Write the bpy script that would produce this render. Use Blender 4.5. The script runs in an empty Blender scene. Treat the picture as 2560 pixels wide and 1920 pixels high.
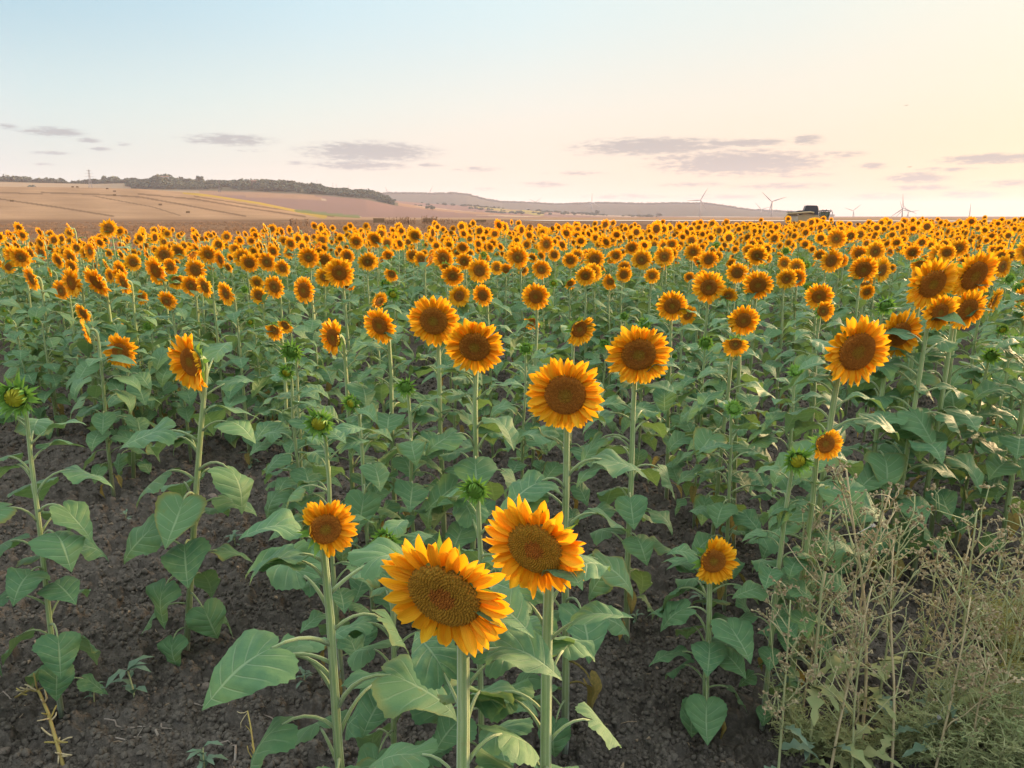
import bpy, math, random
import numpy as np
from mathutils import Vector, Matrix, Euler, Quaternion

sc = bpy.context.scene
COL = sc.collection
R = math.radians

# ------------------------------------------------------------------ camera
H = 1.75                      # eye height
FPX = 769.0                   # focal length in pixels of a 1024 wide frame
PITCH = R(12.3)
cam_d = bpy.data.cameras.new('camera')
cam_d.sensor_fit = 'HORIZONTAL'
cam_d.angle_x = 2 * math.atan(512 / FPX)
cam_d.clip_start = 0.05
cam_d.clip_end = 40000
cam = bpy.data.objects.new('camera', cam_d)
cam.location = (0, 0, H)
cam.rotation_euler = (math.pi / 2 - PITCH, 0, 0)
COL.objects.link(cam)
sc.camera = cam

# ------------------------------------------------------------------ light
SUN_AZ, SUN_EL = R(52), R(10)
SUN_DIR = Vector((math.sin(SUN_AZ) * math.cos(SUN_EL), math.cos(SUN_AZ) * math.cos(SUN_EL), math.sin(SUN_EL)))
sun_d = bpy.data.lights.new('sun', 'SUN')
sun_d.energy = 4.2
sun_d.angle = R(14.0)
sun_d.color = (1.0, 0.66, 0.36)
sun = bpy.data.objects.new('sun', sun_d)
sun.rotation_mode = 'QUATERNION'
sun.rotation_quaternion = SUN_DIR.to_track_quat('Z', 'Y')
COL.objects.link(sun)
sc.view_settings.view_transform = 'Standard'
sc.view_settings.look = 'None'
sc.view_settings.exposure = 1.65
sc.view_settings.gamma = 1.0
sc.view_settings.use_curve_mapping = False
SKY_STRENGTH = 0.1
HAZE_DENSITY = 0.9e-4


# ------------------------------------------------------------------ node helper
class NT:
    def __init__(s, tree):
        s.t = tree; s.n = tree.nodes; s.l = tree.links
    def new(s, typ, **kw):
        nd = s.n.new(typ)
        for k, v in kw.items():
            setattr(nd, k, v)
        return nd
    def put(s, sock, v):
        if isinstance(v, bpy.types.NodeSocket):
            s.l.new(v, sock)
        elif v is not None:
            sock.default_value = v
    def math(s, op, a, b=None, c=None, clamp=False):
        nd = s.new('ShaderNodeMath', operation=op, use_clamp=clamp)
        s.put(nd.inputs[0], a)
        if b is not None: s.put(nd.inputs[1], b)
        if c is not None: s.put(nd.inputs[2], c)
        return nd.outputs[0]
    def mix(s, f, a, b, blend='MIX'):
        nd = s.new('ShaderNodeMix', data_type='RGBA', blend_type=blend)
        s.put(nd.inputs[0], f)
        s.put(nd.inputs[6], a if isinstance(a, bpy.types.NodeSocket) else (*a, 1))
        s.put(nd.inputs[7], b if isinstance(b, bpy.types.NodeSocket) else (*b, 1))
        return nd.outputs[2]
    def smooth(s, v, lo, hi):
        nd = s.new('ShaderNodeMapRange', interpolation_type='SMOOTHSTEP')
        s.put(nd.inputs[0], v)
        s.put(nd.inputs[1], lo); s.put(nd.inputs[2], hi)
        nd.inputs[3].default_value = 0; nd.inputs[4].default_value = 1
        return nd.outputs[0]
    def noise(s, vec, scale, detail=3, rough=0.55, dim='3D'):
        nd = s.new('ShaderNodeTexNoise', noise_dimensions=dim)
        if vec is not None: s.l.new(vec, nd.inputs['Vector'])
        nd.inputs['Scale'].default_value = scale
        nd.inputs['Detail'].default_value = detail
        nd.inputs['Roughness'].default_value = rough
        return nd.outputs[0]
    def ramp(s, f, stops):
        nd = s.new('ShaderNodeValToRGB')
        e = nd.color_ramp.elements
        while len(e) < len(stops): e.new(0.5)
        for q, (p, c) in zip(e, stops):
            q.position = p; q.color = (*c, 1)
        s.put(nd.inputs[0], f)
        return nd.outputs[0]
    def bump(s, h, strength, dist=0.01):
        nd = s.new('ShaderNodeBump')
        nd.inputs['Strength'].default_value = strength
        nd.inputs['Distance'].default_value = dist
        s.l.new(h, nd.inputs['Height'])
        return nd.outputs[0]


def new_mat(name):
    m = bpy.data.materials.new(name)
    m.use_nodes = True
    m.node_tree.nodes.clear()
    t = NT(m.node_tree)
    out = t.new('ShaderNodeOutputMaterial')
    return m, t, out


def principled(t, out, color, rough=0.6, spec=0.3, normal=None, link=True):
    p = t.new('ShaderNodeBsdfPrincipled')
    t.put(p.inputs['Base Color'], color if isinstance(color, bpy.types.NodeSocket) else (*color, 1))
    t.put(p.inputs['Roughness'], rough)
    t.put(p.inputs['Specular IOR Level'], spec)
    if normal is not None: t.l.new(normal, p.inputs['Normal'])
    if link: t.l.new(p.outputs[0], out.inputs[0])
    return p


# pixel helpers: «disp» = pixels of the photograph shown 2212 wide
def ray_full(xf, yf):
    """direction of a photo pixel (2560 wide), scaled so that camera depth is 1"""
    px, py = xf * 0.4 - 512, 384 - yf * 0.4
    a, b = px / FPX, py / FPX
    return Vector((a, math.cos(PITCH) + b * math.sin(PITCH), -math.sin(PITCH) + b * math.cos(PITCH)))


def ray_disp(xd, yd):
    return ray_full(xd * 2560 / 2212, yd * 2560 / 2212)


def project_full(p):
    d = Vector(p) - Vector((0, 0, H))
    depth = d.y * math.cos(PITCH) - d.z * math.sin(PITCH)
    up = d.y * math.sin(PITCH) + d.z * math.cos(PITCH)
    return (512 + FPX * d.x / depth) / 0.4, (384 - FPX * up / depth) / 0.4, depth


def azel(xd, yd):
    d = ray_disp(xd, yd)
    return math.atan2(d.x, d.y), math.atan2(d.z, math.hypot(d.x, d.y))


# ------------------------------------------------------------------ sky
world = bpy.data.worlds.new('World')
sc.world = world
world.use_nodes = True
wt = NT(world.node_tree)
wt.n.clear()
w_out = wt.new('ShaderNodeOutputWorld')
w_bg = wt.new('ShaderNodeBackground')
sky = wt.new('ShaderNodeTexSky')
sky.sky_type = 'NISHITA'
sky.sun_disc = False
sky.sun_elevation = SUN_EL
sky.sun_rotation = SUN_AZ
sky.air_density = 1.0
sky.dust_density = 2.0
sky.ozone_density = 1.0
tc = wt.new('ShaderNodeTexCoord')
sep = wt.new('ShaderNodeSeparateXYZ')
wt.l.new(tc.outputs['Generated'], sep.inputs[0])
az = wt.math('ARCTAN2', sep.outputs[0], sep.outputs[1])
el = wt.math('ARCSINE', sep.outputs[2])
# sky gradient set by hand: pale blue away from the sun, cream towards it
vd = wt.new('ShaderNodeVectorMath', operation='DOT_PRODUCT')
wt.l.new(tc.outputs['Generated'], vd.inputs[0])
vd.inputs[1].default_value = (math.sin(SUN_AZ), math.cos(SUN_AZ), 0.08)
toward = vd.outputs['Value']
f_sun = wt.smooth(toward, -0.05, 1.05)
# rows of elevation, each a ramp from far-from-sun to near-sun
low = wt.ramp(f_sun, [(0.0, (0.74, 0.74, 0.73)), (0.08, (0.72, 0.75, 0.70)), (0.35, (0.86, 0.79, 0.70)), (0.69, (0.98, 0.79, 0.65)), (0.93, (0.98, 0.745, 0.55)), (0.99, (0.97, 0.75, 0.49))])  # first stop, behind the camera, lifted to add light on the field
mid = wt.ramp(f_sun, [(0.0, (0.74, 0.82, 0.84)), (0.08, (0.70, 0.84, 0.83)), (0.35, (0.83, 0.89, 0.82)), (0.69, (0.95, 0.89, 0.78)), (0.93, (0.97, 0.855, 0.70)), (0.99, (0.96, 0.82, 0.62))])
top = wt.ramp(f_sun, [(0.0, (0.40, 0.63, 0.80)), (0.08, (0.44, 0.68, 0.81)), (0.40, (0.63, 0.84, 0.92)), (0.68, (0.75, 0.91, 0.93)), (0.90, (0.84, 0.91, 0.86)), (0.975, (0.93, 0.93, 0.80))])
zen = wt.ramp(f_sun, [(0.0, (1.60, 1.74, 1.79)), (0.5, (1.67, 1.79, 1.82)), (1.0, (1.80, 1.80, 1.70))])  # unseen overhead sky, made brighter than the visible part to light the field
e1 = wt.smooth(el, R(1.0), R(8.5))
e2 = wt.smooth(el, R(5.0), R(15.0))
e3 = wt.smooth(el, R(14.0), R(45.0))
grad = wt.mix(e1, low, mid)
grad = wt.mix(e2, grad, top)
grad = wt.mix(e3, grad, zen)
# physical sky blended in faintly; glow round the sun is a set colour
sk = wt.new('ShaderNodeVectorMath', operation='SCALE')
wt.l.new(sky.outputs[0], sk.inputs[0])
sk.inputs['Scale'].default_value = 0.10
gam = wt.new('ShaderNodeGamma')
wt.l.new(sk.outputs[0], gam.inputs[0]); gam.inputs[1].default_value = 1.0
glow = wt.smooth(toward, 0.988, 1.04)
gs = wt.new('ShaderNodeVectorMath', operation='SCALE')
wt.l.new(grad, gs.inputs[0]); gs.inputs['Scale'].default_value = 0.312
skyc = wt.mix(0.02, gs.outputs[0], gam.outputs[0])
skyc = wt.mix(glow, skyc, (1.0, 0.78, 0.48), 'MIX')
# small flat evening clouds low over the horizon
CLOUDS = [  # centre x, y, width, height (2212 wide photo), weight
    (117, 285, 110, 15, .9), (15, 273, 44, 9, .7), (195, 303, 46, 9, .7), (222, 322, 46, 8, .5), (112, 330, 80, 7, .6),
    (498, 302, 160, 19, .8), (800, 328, 225, 30, 1), (775, 357, 175, 15, .8), (1030, 365, 100, 10, .5), (1180, 398, 88, 11, .6),
    (1265, 333, 60, 8, .4), (1410, 316, 260, 26, 1), (1600, 309, 190, 12, .9), (1745, 302, 64, 17, .7), (1600, 352, 290, 38, 1),
    (1470, 340, 130, 12, .6), (1820, 333, 95, 11, .6), (1885, 358, 70, 12, .6), (1985, 384, 110, 17, .9), (2140, 343, 185, 16, .9),
    (1500, 398, 140, 11, .5), (1690, 402, 210, 13, .6), (1990, 405, 115, 11, .7), (2090, 420, 125, 15, .6), (1900, 425, 165, 14, .5),
    (540, 325, 75, 7, .4), (98, 355, 52, 7, .4), (1045, 408, 56, 8, .4), (268, 311, 34, 8, .5), (930, 357, 60, 9, .5),
    (1350, 425, 170, 11, .55), (1560, 426, 190, 11, .55), (1720, 378, 160, 10, .5), (2050, 366, 130, 11, .5), (1250, 374, 130, 9, .45), (2180, 396, 130, 13, .6), (640, 352, 90, 8, .45)]
cn = wt.new('ShaderNodeCombineXYZ')
wt.l.new(wt.math('MULTIPLY', az, 1.0), cn.inputs[0])
wt.l.new(wt.math('MULTIPLY', el, 4.5), cn.inputs[1])
n1 = wt.noise(cn.outputs[0], 62.0, 5, 0.62)
n2 = wt.noise(cn.outputs[0], 9.0, 3, 0.5)
wob = wt.math('MULTIPLY', wt.math('SUBTRACT', n1, 0.5), 0.022)
azw = wt.math('ADD', az, wob)
total = None
for (cx, cy, cw, ch, wgt) in CLOUDS:
    a0, e0 = azel(cx, cy)
    a1 = abs(azel(cx + cw / 2, cy)[0] - azel(cx - cw / 2, cy)[0]) / 2 * 1.25
    h1 = abs(azel(cx, cy - ch / 2)[1] - azel(cx, cy + ch / 2)[1]) / 2 * 1.45
    u = wt.math('MULTIPLY', wt.math('SUBTRACT', azw, a0), 1 / a1)
    v = wt.math('MULTIPLY', wt.math('SUBTRACT', el, e0), 1 / h1)
    q = wt.math('MULTIPLY_ADD', u, u, wt.math('MULTIPLY', v, v))
    g = wt.math('MULTIPLY', wt.math('POWER', 2.718, wt.math('MULTIPLY', q, -1.1)), wgt)
    total = g if total is None else wt.math('MAXIMUM', total, g)
dens = wt.math('ADD', total, wt.math('MULTIPLY', wt.math('MULTIPLY_ADD', n1, 1.9, -0.95), wt.smooth(total, 0.03, 0.45)))
dens = wt.smooth(dens, 0.11, 0.74)
shade = wt.mix(f_sun, (0.135, 0.145, 0.152), (0.165, 0.150, 0.142))
skyc = wt.mix(wt.math('MULTIPLY', dens, 0.90), skyc, shade)
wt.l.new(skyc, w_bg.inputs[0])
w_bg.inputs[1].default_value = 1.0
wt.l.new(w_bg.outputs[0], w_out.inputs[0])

# ------------------------------------------------------------------ render settings
sc.cycles.use_denoising = True
sc.cycles.max_bounces = 6
sc.cycles.diffuse_bounces = 3
sc.cycles.transmission_bounces = 3
sc.cycles.transparent_max_bounces = 6
sc.cycles.volume_bounces = 1
sc.cycles.caustics_reflective = False
sc.cycles.caustics_refractive = False


# ------------------------------------------------------------------ mesh helpers
class MB:
    """collects faces, uv and material index"""
    def __init__(s):
        s.v = []; s.f = []; s.m = []; s.uv = []   # uv per vertex
    def add(s, verts, faces, mi=0, uv=None):
        o = len(s.v)
        s.v.extend([tuple(p) for p in verts])
        s.uv.extend(uv if uv is not None else [(0.0, 0.5)] * len(verts))
        s.f.extend([tuple(i + o for i in q) for q in faces])
        s.m.extend([mi] * len(faces))
    def join(s, other, M=None):
        o = len(s.v)
        if M is not None:
            s.v.extend([tuple(M @ Vector(p)) for p in other.v])
        else:
            s.v.extend(other.v)
        s.uv.extend(other.uv)
        s.f.extend([tuple(i + o for i in q) for q in other.f])
        s.m.extend(other.m)
    def tube(s, pts, rad, sides=6, mi=0, cap=True, uvu=None):
        pts = [Vector(p) for p in pts]
        n = len(pts)
        if not hasattr(rad, '__len__'): rad = [rad] * n
        up = None
        verts, uv = [], []
        for i, p in enumerate(pts):
            d = (pts[min(i + 1, n - 1)] - pts[max(i - 1, 0)])
            if d.length < 1e-9: d = Vector((0, 0, 1))
            d.normalize()
            if up is None:
                up = d.orthogonal().normalized()
            up = (up - d * up.dot(d))
            up = up.normalized() if up.length > 1e-6 else d.orthogonal().normalized()
            b = d.cross(up)
            for k in range(sides):
                a = 2 * math.pi * k / sides
                verts.append(p + (up * math.cos(a) + b * math.sin(a)) * rad[i])
                uv.append((i / max(1, n - 1), k / sides))
        faces = []
        for i in range(n - 1):
            for k in range(sides):
                a, b2 = i * sides + k, i * sides + (k + 1) % sides
                faces.append((a, b2, b2 + sides, a + sides))
        if cap:
            faces.append(tuple(range((n - 1) * sides, n * sides)))
            faces.append(tuple(reversed(range(sides))))
        s.add(verts, faces, mi, uv)
    def box(s, c, size, mi=0, M=None):
        x, y, z = [q / 2 for q in size]
        vs = [Vector((sx * x, sy * y, sz * z)) for sz in (-1, 1) for sy in (-1, 1) for sx in (-1, 1)]
        if M is not None: vs = [M @ q for q in vs]
        vs = [q + Vector(c) for q in vs]
        s.add(vs, [(0, 2, 3, 1), (4, 5, 7, 6), (0, 1, 5, 4), (2, 6, 7, 3), (0, 4, 6, 2), (1, 3, 7, 5)], mi)
    def mesh(s, name, mats, smooth=True):
        me = bpy.data.meshes.new(name)
        me.from_pydata(s.v, [], s.f)
        for m in mats: me.materials.append(m)
        me.polygons.foreach_set('material_index', s.m)
        me.polygons.foreach_set('use_smooth', [smooth] * len(s.f))
        l = me.uv_layers.new(name='UVMap')
        vi = np.empty(len(me.loops), dtype=np.int32)
        me.loops.foreach_get('vertex_index', vi)
        l.data.foreach_set('uv', np.array(s.uv, dtype=np.float32)[vi].ravel())
        me.update()
        return me


def link(name, data, parent=None, M=None):
    o = bpy.data.objects.new(name, data)
    COL.objects.link(o)
    if parent is not None: o.parent = parent
    if M is not None: o.matrix_local = M
    return o


def tag(o, label=None, cat=None, group=None, kind=None):
    if label: o['label'] = label
    if cat: o['category'] = cat
    if group: o['group'] = group
    if kind: o['kind'] = kind
    return o


def empty(name, loc):
    o = bpy.data.objects.new(name, None)
    o.empty_display_size = 0.1
    o.location = loc
    COL.objects.link(o)
    return o


# ------------------------------------------------------------------ materials
def mat_leaf():
    m, t, out = new_mat('sunflower_leaf')
    uv = t.new('ShaderNodeUVMap'); s = t.new('ShaderNodeSeparateXYZ'); t.l.new(uv.outputs[0], s.inputs[0])
    oi = t.new('ShaderNodeObjectInfo'); g = t.new('ShaderNodeNewGeometry'); tcn = t.new('ShaderNodeTexCoord')
    av = t.math('ABSOLUTE', t.math('MULTIPLY_ADD', s.outputs[1], 2.0, -1.0))        # 0 at midrib, 1 at edge
    # midrib
    mid = t.math('SUBTRACT', 1.0, t.smooth(av, 0.018, 0.065))
    # side veins follow constant u
    fr = t.math('FRACT', t.math('MULTIPLY', s.outputs[0], 6.5))
    dv = t.math('ABSOLUTE', t.math('SUBTRACT', fr, 0.5))
    side = t.math('MULTIPLY', t.math('SUBTRACT', 1.0, t.smooth(dv, 0.02, 0.085)), t.math('SUBTRACT', 1.0, t.smooth(av, 0.55, 0.98)))
    vein = t.math('MAXIMUM', mid, t.math('MULTIPLY', side, 0.75))
    nz = t.noise(tcn.outputs['Object'], 7.0, 4, 0.6)
    fine = t.noise(tcn.outputs['Object'], 60.0, 2, 0.6)
    c1 = t.mix(oi.outputs['Random'], (0.072, 0.180, 0.082), (0.118, 0.238, 0.098))
    c1 = t.mix(t.smooth(nz, 0.35, 0.75), c1, (0.130, 0.250, 0.100))
    c1 = t.mix(t.math('MULTIPLY', t.smooth(fine, 0.5, 0.8), 0.25), c1, (0.10, 0.17, 0.09))
    blot = t.noise(tcn.outputs['Object'], 3.1, 5, 0.7)
    c1 = t.mix(t.math('MULTIPLY', t.smooth(blot, 0.60, 0.70), t.smooth(oi.outputs['Random'], 0.35, 0.9)), c1, (0.15, 0.22, 0.07))
    c1 = t.mix(t.math('MULTIPLY', t.smooth(blot, 0.36, 0.30), 0.4), c1, (0.042, 0.118, 0.050))
    # edges now and then yellow
    yel = t.math('MULTIPLY', t.smooth(av, 0.75, 1.0), t.smooth(oi.outputs['Random'], 0.74, 1.0))
    c1 = t.mix(yel, c1, (0.20, 0.20, 0.05))
    c1 = t.mix(t.math('MULTIPLY', vein, 0.58), c1, (0.34, 0.46, 0.25))
    back = t.mix(0.55, c1, (0.23, 0.31, 0.18))
    col = t.mix(g.outputs['Backfacing'], c1, back)
    hgt = t.math('ADD', t.math('MULTIPLY', vein, -0.9), t.math('MULTIPLY', fine, 0.35))
    nrm = t.bump(hgt, 0.6, 0.005)
    p = principled(t, out, col, 0.58, 0.30, nrm, link=False)
    p.inputs['Sheen Weight'].default_value = 0.08
    p.inputs['Sheen Roughness'].default_value = 0.5
    tr = t.new('ShaderNodeBsdfTranslucent')
    t.l.new(t.mix(0.5, c1, (0.26, 0.40, 0.05)), tr.inputs[0])
    mx = t.new('ShaderNodeMixShader'); mx.inputs[0].default_value = 0.26
    t.l.new(p.outputs[0], mx.inputs[1]); t.l.new(tr.outputs[0], mx.inputs[2])
    t.l.new(mx.outputs[0], out.inputs[0])
    return m


def mat_stem(name, c1, c2):
    m, t, out = new_mat(name)
    tcn = t.new('ShaderNodeTexCoord'); oi = t.new('ShaderNodeObjectInfo')
    mp = t.new('ShaderNodeMapping'); mp.inputs['Scale'].default_value = (60, 60, 5)
    t.l.new(tcn.outputs['Object'], mp.inputs[0])
    st = t.noise(mp.outputs[0], 1.6, 3, 0.6)
    hair = t.noise(tcn.outputs['Object'], 400, 2, 0.7)
    uvn = t.new('ShaderNodeUVMap'); su = t.new('ShaderNodeSeparateXYZ'); t.l.new(uvn.outputs[0], su.inputs[0])
    rib = t.math('SINE', t.math('MULTIPLY', su.outputs[1], 50.27))
    blot = t.noise(tcn.outputs['Object'], 18, 4, 0.7)
    c = t.mix(t.smooth(st, 0.3, 0.7), c1, c2)
    c = t.mix(t.math('MULTIPLY', t.smooth(hair, 0.55, 0.8), 0.35), c, (0.42, 0.48, 0.30))
    c = t.mix(t.math('MULTIPLY', t.smooth(rib, 0.0, 1.0), 0.45), c, (0.13, 0.22, 0.06))
    c = t.mix(t.math('MULTIPLY', t.smooth(blot, 0.56, 0.72), 0.5), c, (0.26, 0.24, 0.10))
    c = t.mix(t.math('MULTIPLY', oi.outputs['Random'], 0.25), c, (0.30, 0.32, 0.13))
    p = principled(t, out, c, 0.55, 0.3, t.bump(t.math('ADD', t.math('MULTIPLY', rib, -0.5), t.math('ADD', st, hair)), 0.5, 0.003))
    p.inputs['Sheen Weight'].default_value = 0.4
    p.inputs['Subsurface Weight'].default_value = 0.0
    return m


def mat_petal():
    m, t, out = new_mat('sunflower_petal')
    uv = t.new('ShaderNodeUVMap'); s = t.new('ShaderNodeSeparateXYZ'); t.l.new(uv.outputs[0], s.inputs[0])
    oi = t.new('ShaderNodeObjectInfo')
    c = t.ramp(s.outputs[0], [(0.0, (0.80, 0.26, 0.006)), (0.35, (0.92, 0.41, 0.010)), (1.0, (0.96, 0.50, 0.020))])
    c2 = t.ramp(s.outputs[0], [(0.0, (0.76, 0.31, 0.008)), (0.35, (0.93, 0.52, 0.018)), (1.0, (0.96, 0.60, 0.035))])
    c = t.mix(oi.outputs['Random'], c, c2)
    gr = t.math('SINE', t.math('MULTIPLY', s.outputs[1], 44.0))
    c = t.mix(t.math('MULTIPLY', t.smooth(gr, 0.2, 1.0), 0.22), c, (0.72, 0.26, 0.006))
    nrm = t.bump(gr, 0.25, 0.002)
    d = principled(t, out, c, 0.55, 0.2, nrm, link=False)
    tr = t.new('ShaderNodeBsdfTranslucent')
    t.l.new(t.mix(0.5, c, (0.97, 0.42, 0.008)), tr.inputs[0])
    mx = t.new('ShaderNodeMixShader'); mx.inputs[0].default_value = 0.36
    t.l.new(d.outputs[0], mx.inputs[1]); t.l.new(tr.outputs[0], mx.inputs[2])
    t.l.new(mx.outputs[0], out.inputs[0])
    return m


def mat_disc(name, stops, bumps=0.8):
    m, t, out = new_mat(name)
    uv = t.new('ShaderNodeUVMap'); s = t.new('ShaderNodeSeparateXYZ'); t.l.new(uv.outputs[0], s.inputs[0])
    tcn = t.new('ShaderNodeTexCoord')
    vo = t.new('ShaderNodeTexVoronoi'); vo.inputs['Scale'].default_value = 26.0
    t.l.new(tcn.outputs['Object'], vo.inputs['Vector'])
    nz = t.noise(tcn.outputs['Object'], 9.0, 3)
    rr = t.math('ADD', s.outputs[0], t.math('MULTIPLY', t.math('SUBTRACT', nz, 0.5), 0.16))
    c = t.ramp(rr, [(p_, tuple(q_ * 3.0 for q_ in c_)) for p_, c_ in stops])
    c = t.mix(t.math('MULTIPLY', t.smooth(vo.outputs['Distance'], 0.25, 0.7), 0.4), c, (0.10, 0.036, 0.007))
    vi = t.math('SUBTRACT', 1.0, vo.outputs['Distance'])
    principled(t, out, c, 0.75, 0.15, t.bump(vi, bumps * 0.5, 0.03))
    return m


def mat_plain(name, c1, c2=None, scale=20.0, rough=0.7, spec=0.2, bump=0.3, transl=0.0, dist=0.004):
    m, t, out = new_mat(name)
    tcn = t.new('ShaderNodeTexCoord'); oi = t.new('ShaderNodeObjectInfo')
    nz = t.noise(tcn.outputs['Object'], scale, 4, 0.6)
    c2 = c2 or tuple(q * 0.7 for q in c1)
    c = t.mix(t.smooth(nz, 0.3, 0.7), c1, c2)
    c = t.mix(t.math('MULTIPLY', oi.outputs['Random'], 0.4), c, c2)
    p = principled(t, out, c, rough, spec, t.bump(nz, bump, dist), link=(transl == 0))
    if transl:
        tr = t.new('ShaderNodeBsdfTranslucent'); t.l.new(c, tr.inputs[0])
        mx = t.new('ShaderNodeMixShader'); mx.inputs[0].default_value = transl
        t.l.new(p.outputs[0], mx.inputs[1]); t.l.new(tr.outputs[0], mx.inputs[2])
        t.l.new(mx.outputs[0], out.inputs[0])
    return m


M_LEAF = mat_leaf()
M_STEM = mat_stem('sunflower_stem', (0.27, 0.39, 0.13), (0.38, 0.48, 0.22))
M_PETAL = mat_petal()
DISC_STOPS = [(0.0, (0.100, 0.085, 0.012)), (0.20, (0.095, 0.062, 0.010)), (0.36, (0.070, 0.030, 0.006)),
              (0.62, (0.115, 0.042, 0.006)), (0.90, (0.165, 0.066, 0.007)), (1.0, (0.22, 0.085, 0.008))]
M_DISC = mat_disc('sunflower_disc', DISC_STOPS)
M_DISC_DARK = mat_disc('sunflower_disc_brown', [(0.0, (0.085, 0.060, 0.010)), (0.25, (0.075, 0.032, 0.006)), (0.6, (0.095, 0.036, 0.006)), (1.0, (0.16, 0.060, 0.007))])
M_DISC_OCHRE = mat_disc('sunflower_disc_ochre', [(0.0, (0.16, 0.055, 0.010)), (0.30, (0.105, 0.038, 0.008)), (0.42, (0.120, 0.066, 0.009)), (0.85, (0.150, 0.088, 0.011)), (1.0, (0.15, 0.075, 0.01))])
M_FLORET = mat_plain('floret_ochre', (0.46, 0.25, 0.028), (0.34, 0.165, 0.02), 30, 0.7, 0.1)
M_FLORET_BROWN = mat_plain('floret_brown', (0.52, 0.20, 0.03), (0.34, 0.11, 0.018), 30, 0.7, 0.1)
M_BRACT = mat_plain('bract_green', (0.23, 0.42, 0.060), (0.15, 0.31, 0.055), 25, 0.55, 0.3, 0.2, 0.22)
M_BACK = mat_plain('flower_back_green', (0.13, 0.22, 0.06), (0.10, 0.17, 0.05), 30, 0.6, 0.3)
M_BUD = mat_plain('bud_yellow', (0.55, 0.46, 0.02), (0.36, 0.36, 0.03), 60, 0.6, 0.2)
M_DRYLEAF = mat_plain('dry_leaf', (0.34, 0.24, 0.075), (0.20, 0.17, 0.05), 12, 0.7, 0.2, 0.5, 0.25)
M_PALE = mat_plain('pale_leaf_sheen', (0.22, 0.27, 0.15), (0.16, 0.21, 0.11), 12, 0.6, 0.3, 0.4, 0.2)  # sheen of light on one front leaf, painted into its colour


# ------------------------------------------------------------------ leaf
HEART = [(0.0, 0.0), (-0.10, 0.055), (-0.165, 0.17), (-0.135, 0.31), (-0.02, 0.425), (0.14, 0.462), (0.32, 0.425), (0.50, 0.335), (0.68, 0.220), (0.84, 0.105), (1.0, 0.0)]


def catmull(P, u):
    n = len(P) - 1
    f = min(max(u, 0), 0.99999) * n
    i = int(f); q = f - i
    p = [P[min(max(i + k, 0), n)] for k in (-1, 0, 1, 2)]
    out = []
    for c in range(len(p[0])):
        a, b, d, e = p[0][c], p[1][c], p[2][c], p[3][c]
        out.append(0.5 * ((2 * b) + (-a + d) * q + (2 * a - 5 * b + 4 * d - e) * q * q + (-a + 3 * b - 3 * d + e) * q ** 3))
    return out


def leaf_mb(rng, N=8, Mh=2, teeth=False, pet=0.65, a0=0.9, a1=-0.3, droop=1.0, fold=0.25, psides=5, pseg=5, stalk=True, width=1.0, wave=0.05):
    mb = MB(); width *= 1.08
    # stalk curve in the x-z plane
    pts = [(0, 0, 0)]
    th = a0; x = z = 0
    for i in range(pseg):
        f = (i + 0.5) / pseg
        th = a0 + (a1 - a0) * f ** 1.3
        x += pet / pseg * math.cos(th); z += pet / pseg * math.sin(th)
        pts.append((x, 0, z))
    if stalk:
        mb.tube(pts, [0.034 - 0.014 * i / pseg for i in range(pseg + 1)], psides, 1)
    base = Vector(pts[-1])
    ph = rng.uniform(0, 6.28); ph2 = rng.uniform(0, 6.28)
    side_sway = rng.uniform(-0.25, 0.25)
    # centre line of the blade
    K = 24
    cl = [base.copy()]; ang = [a1]
    for i in range(K):
        f = (i + 0.5) / K
        t = a1 - droop * f ** 1.2
        cl.append(cl[-1] + Vector((math.cos(t), side_sway * f * 0.6, math.sin(t))) * (1.0 / K))
        ang.append(t)
    def place(s, w):
        if s <= 0:
            p = base + Vector((math.cos(a1), 0, math.sin(a1))) * s; t = a1
        else:
            k = min(s, 1.0) * K; i = min(int(k), K - 1); q = k - i
            p = cl[i].lerp(cl[i + 1], q); t = ang[i] + (ang[min(i + 1, K)] - ang[i]) * q
        n = Vector((-math.sin(t), 0, math.cos(t)))
        aw = abs(w)
        up = math.sin(fold) * aw - 0.55 * aw * aw
        up += wave * math.sin(9 * s + ph + (2.5 if w < 0 else 0)) * (aw / 0.45) ** 2
        up += 0.03 * math.sin(5 * s + ph2)
        if s < 0.0:
            up += -0.25 * (-s)          # back lobes dip
        if teeth:
            up += -0.022 * abs(math.sin(math.pi * 6.5 * row_t)) * min(1, aw / 0.12) + 0.007
        return p + Vector((0, w * math.cos(fold), 0)) + n * up
    verts, uv = [], []
    ts = [0.035 + (1 - 0.035) * (i / N) for i in range(N + 1)]
    cols = [k / Mh for k in range(-Mh, Mh + 1)]
    for i, tt in enumerate(ts):
        row_t = tt
        os, ow = catmull(HEART, tt)
        ow *= width
        mtd = tt ** 1.12
        if teeth and 0 < i < N:
            k = 1.035 if i % 2 else 0.985
            os = mtd + (os - mtd) * k; ow *= k
        for c in cols:
            a = abs(c)
            # rows sweep towards the tip from the midrib
            s = mtd + (os - mtd) * (a ** 1.15)
            w = ow * a * (1 if c >= 0 else -1)
            verts.append(place(s, w)); uv.append((tt, 0.5 + 0.5 * c))
    nc = len(cols)
    faces = []
    for i in range(N):
        for k in range(nc - 1):
            a = i * nc + k
            faces.append((a, a + nc, a + nc + 1, a + 1))
    mb.add(verts, faces, 0, uv)
    return mb


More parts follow.
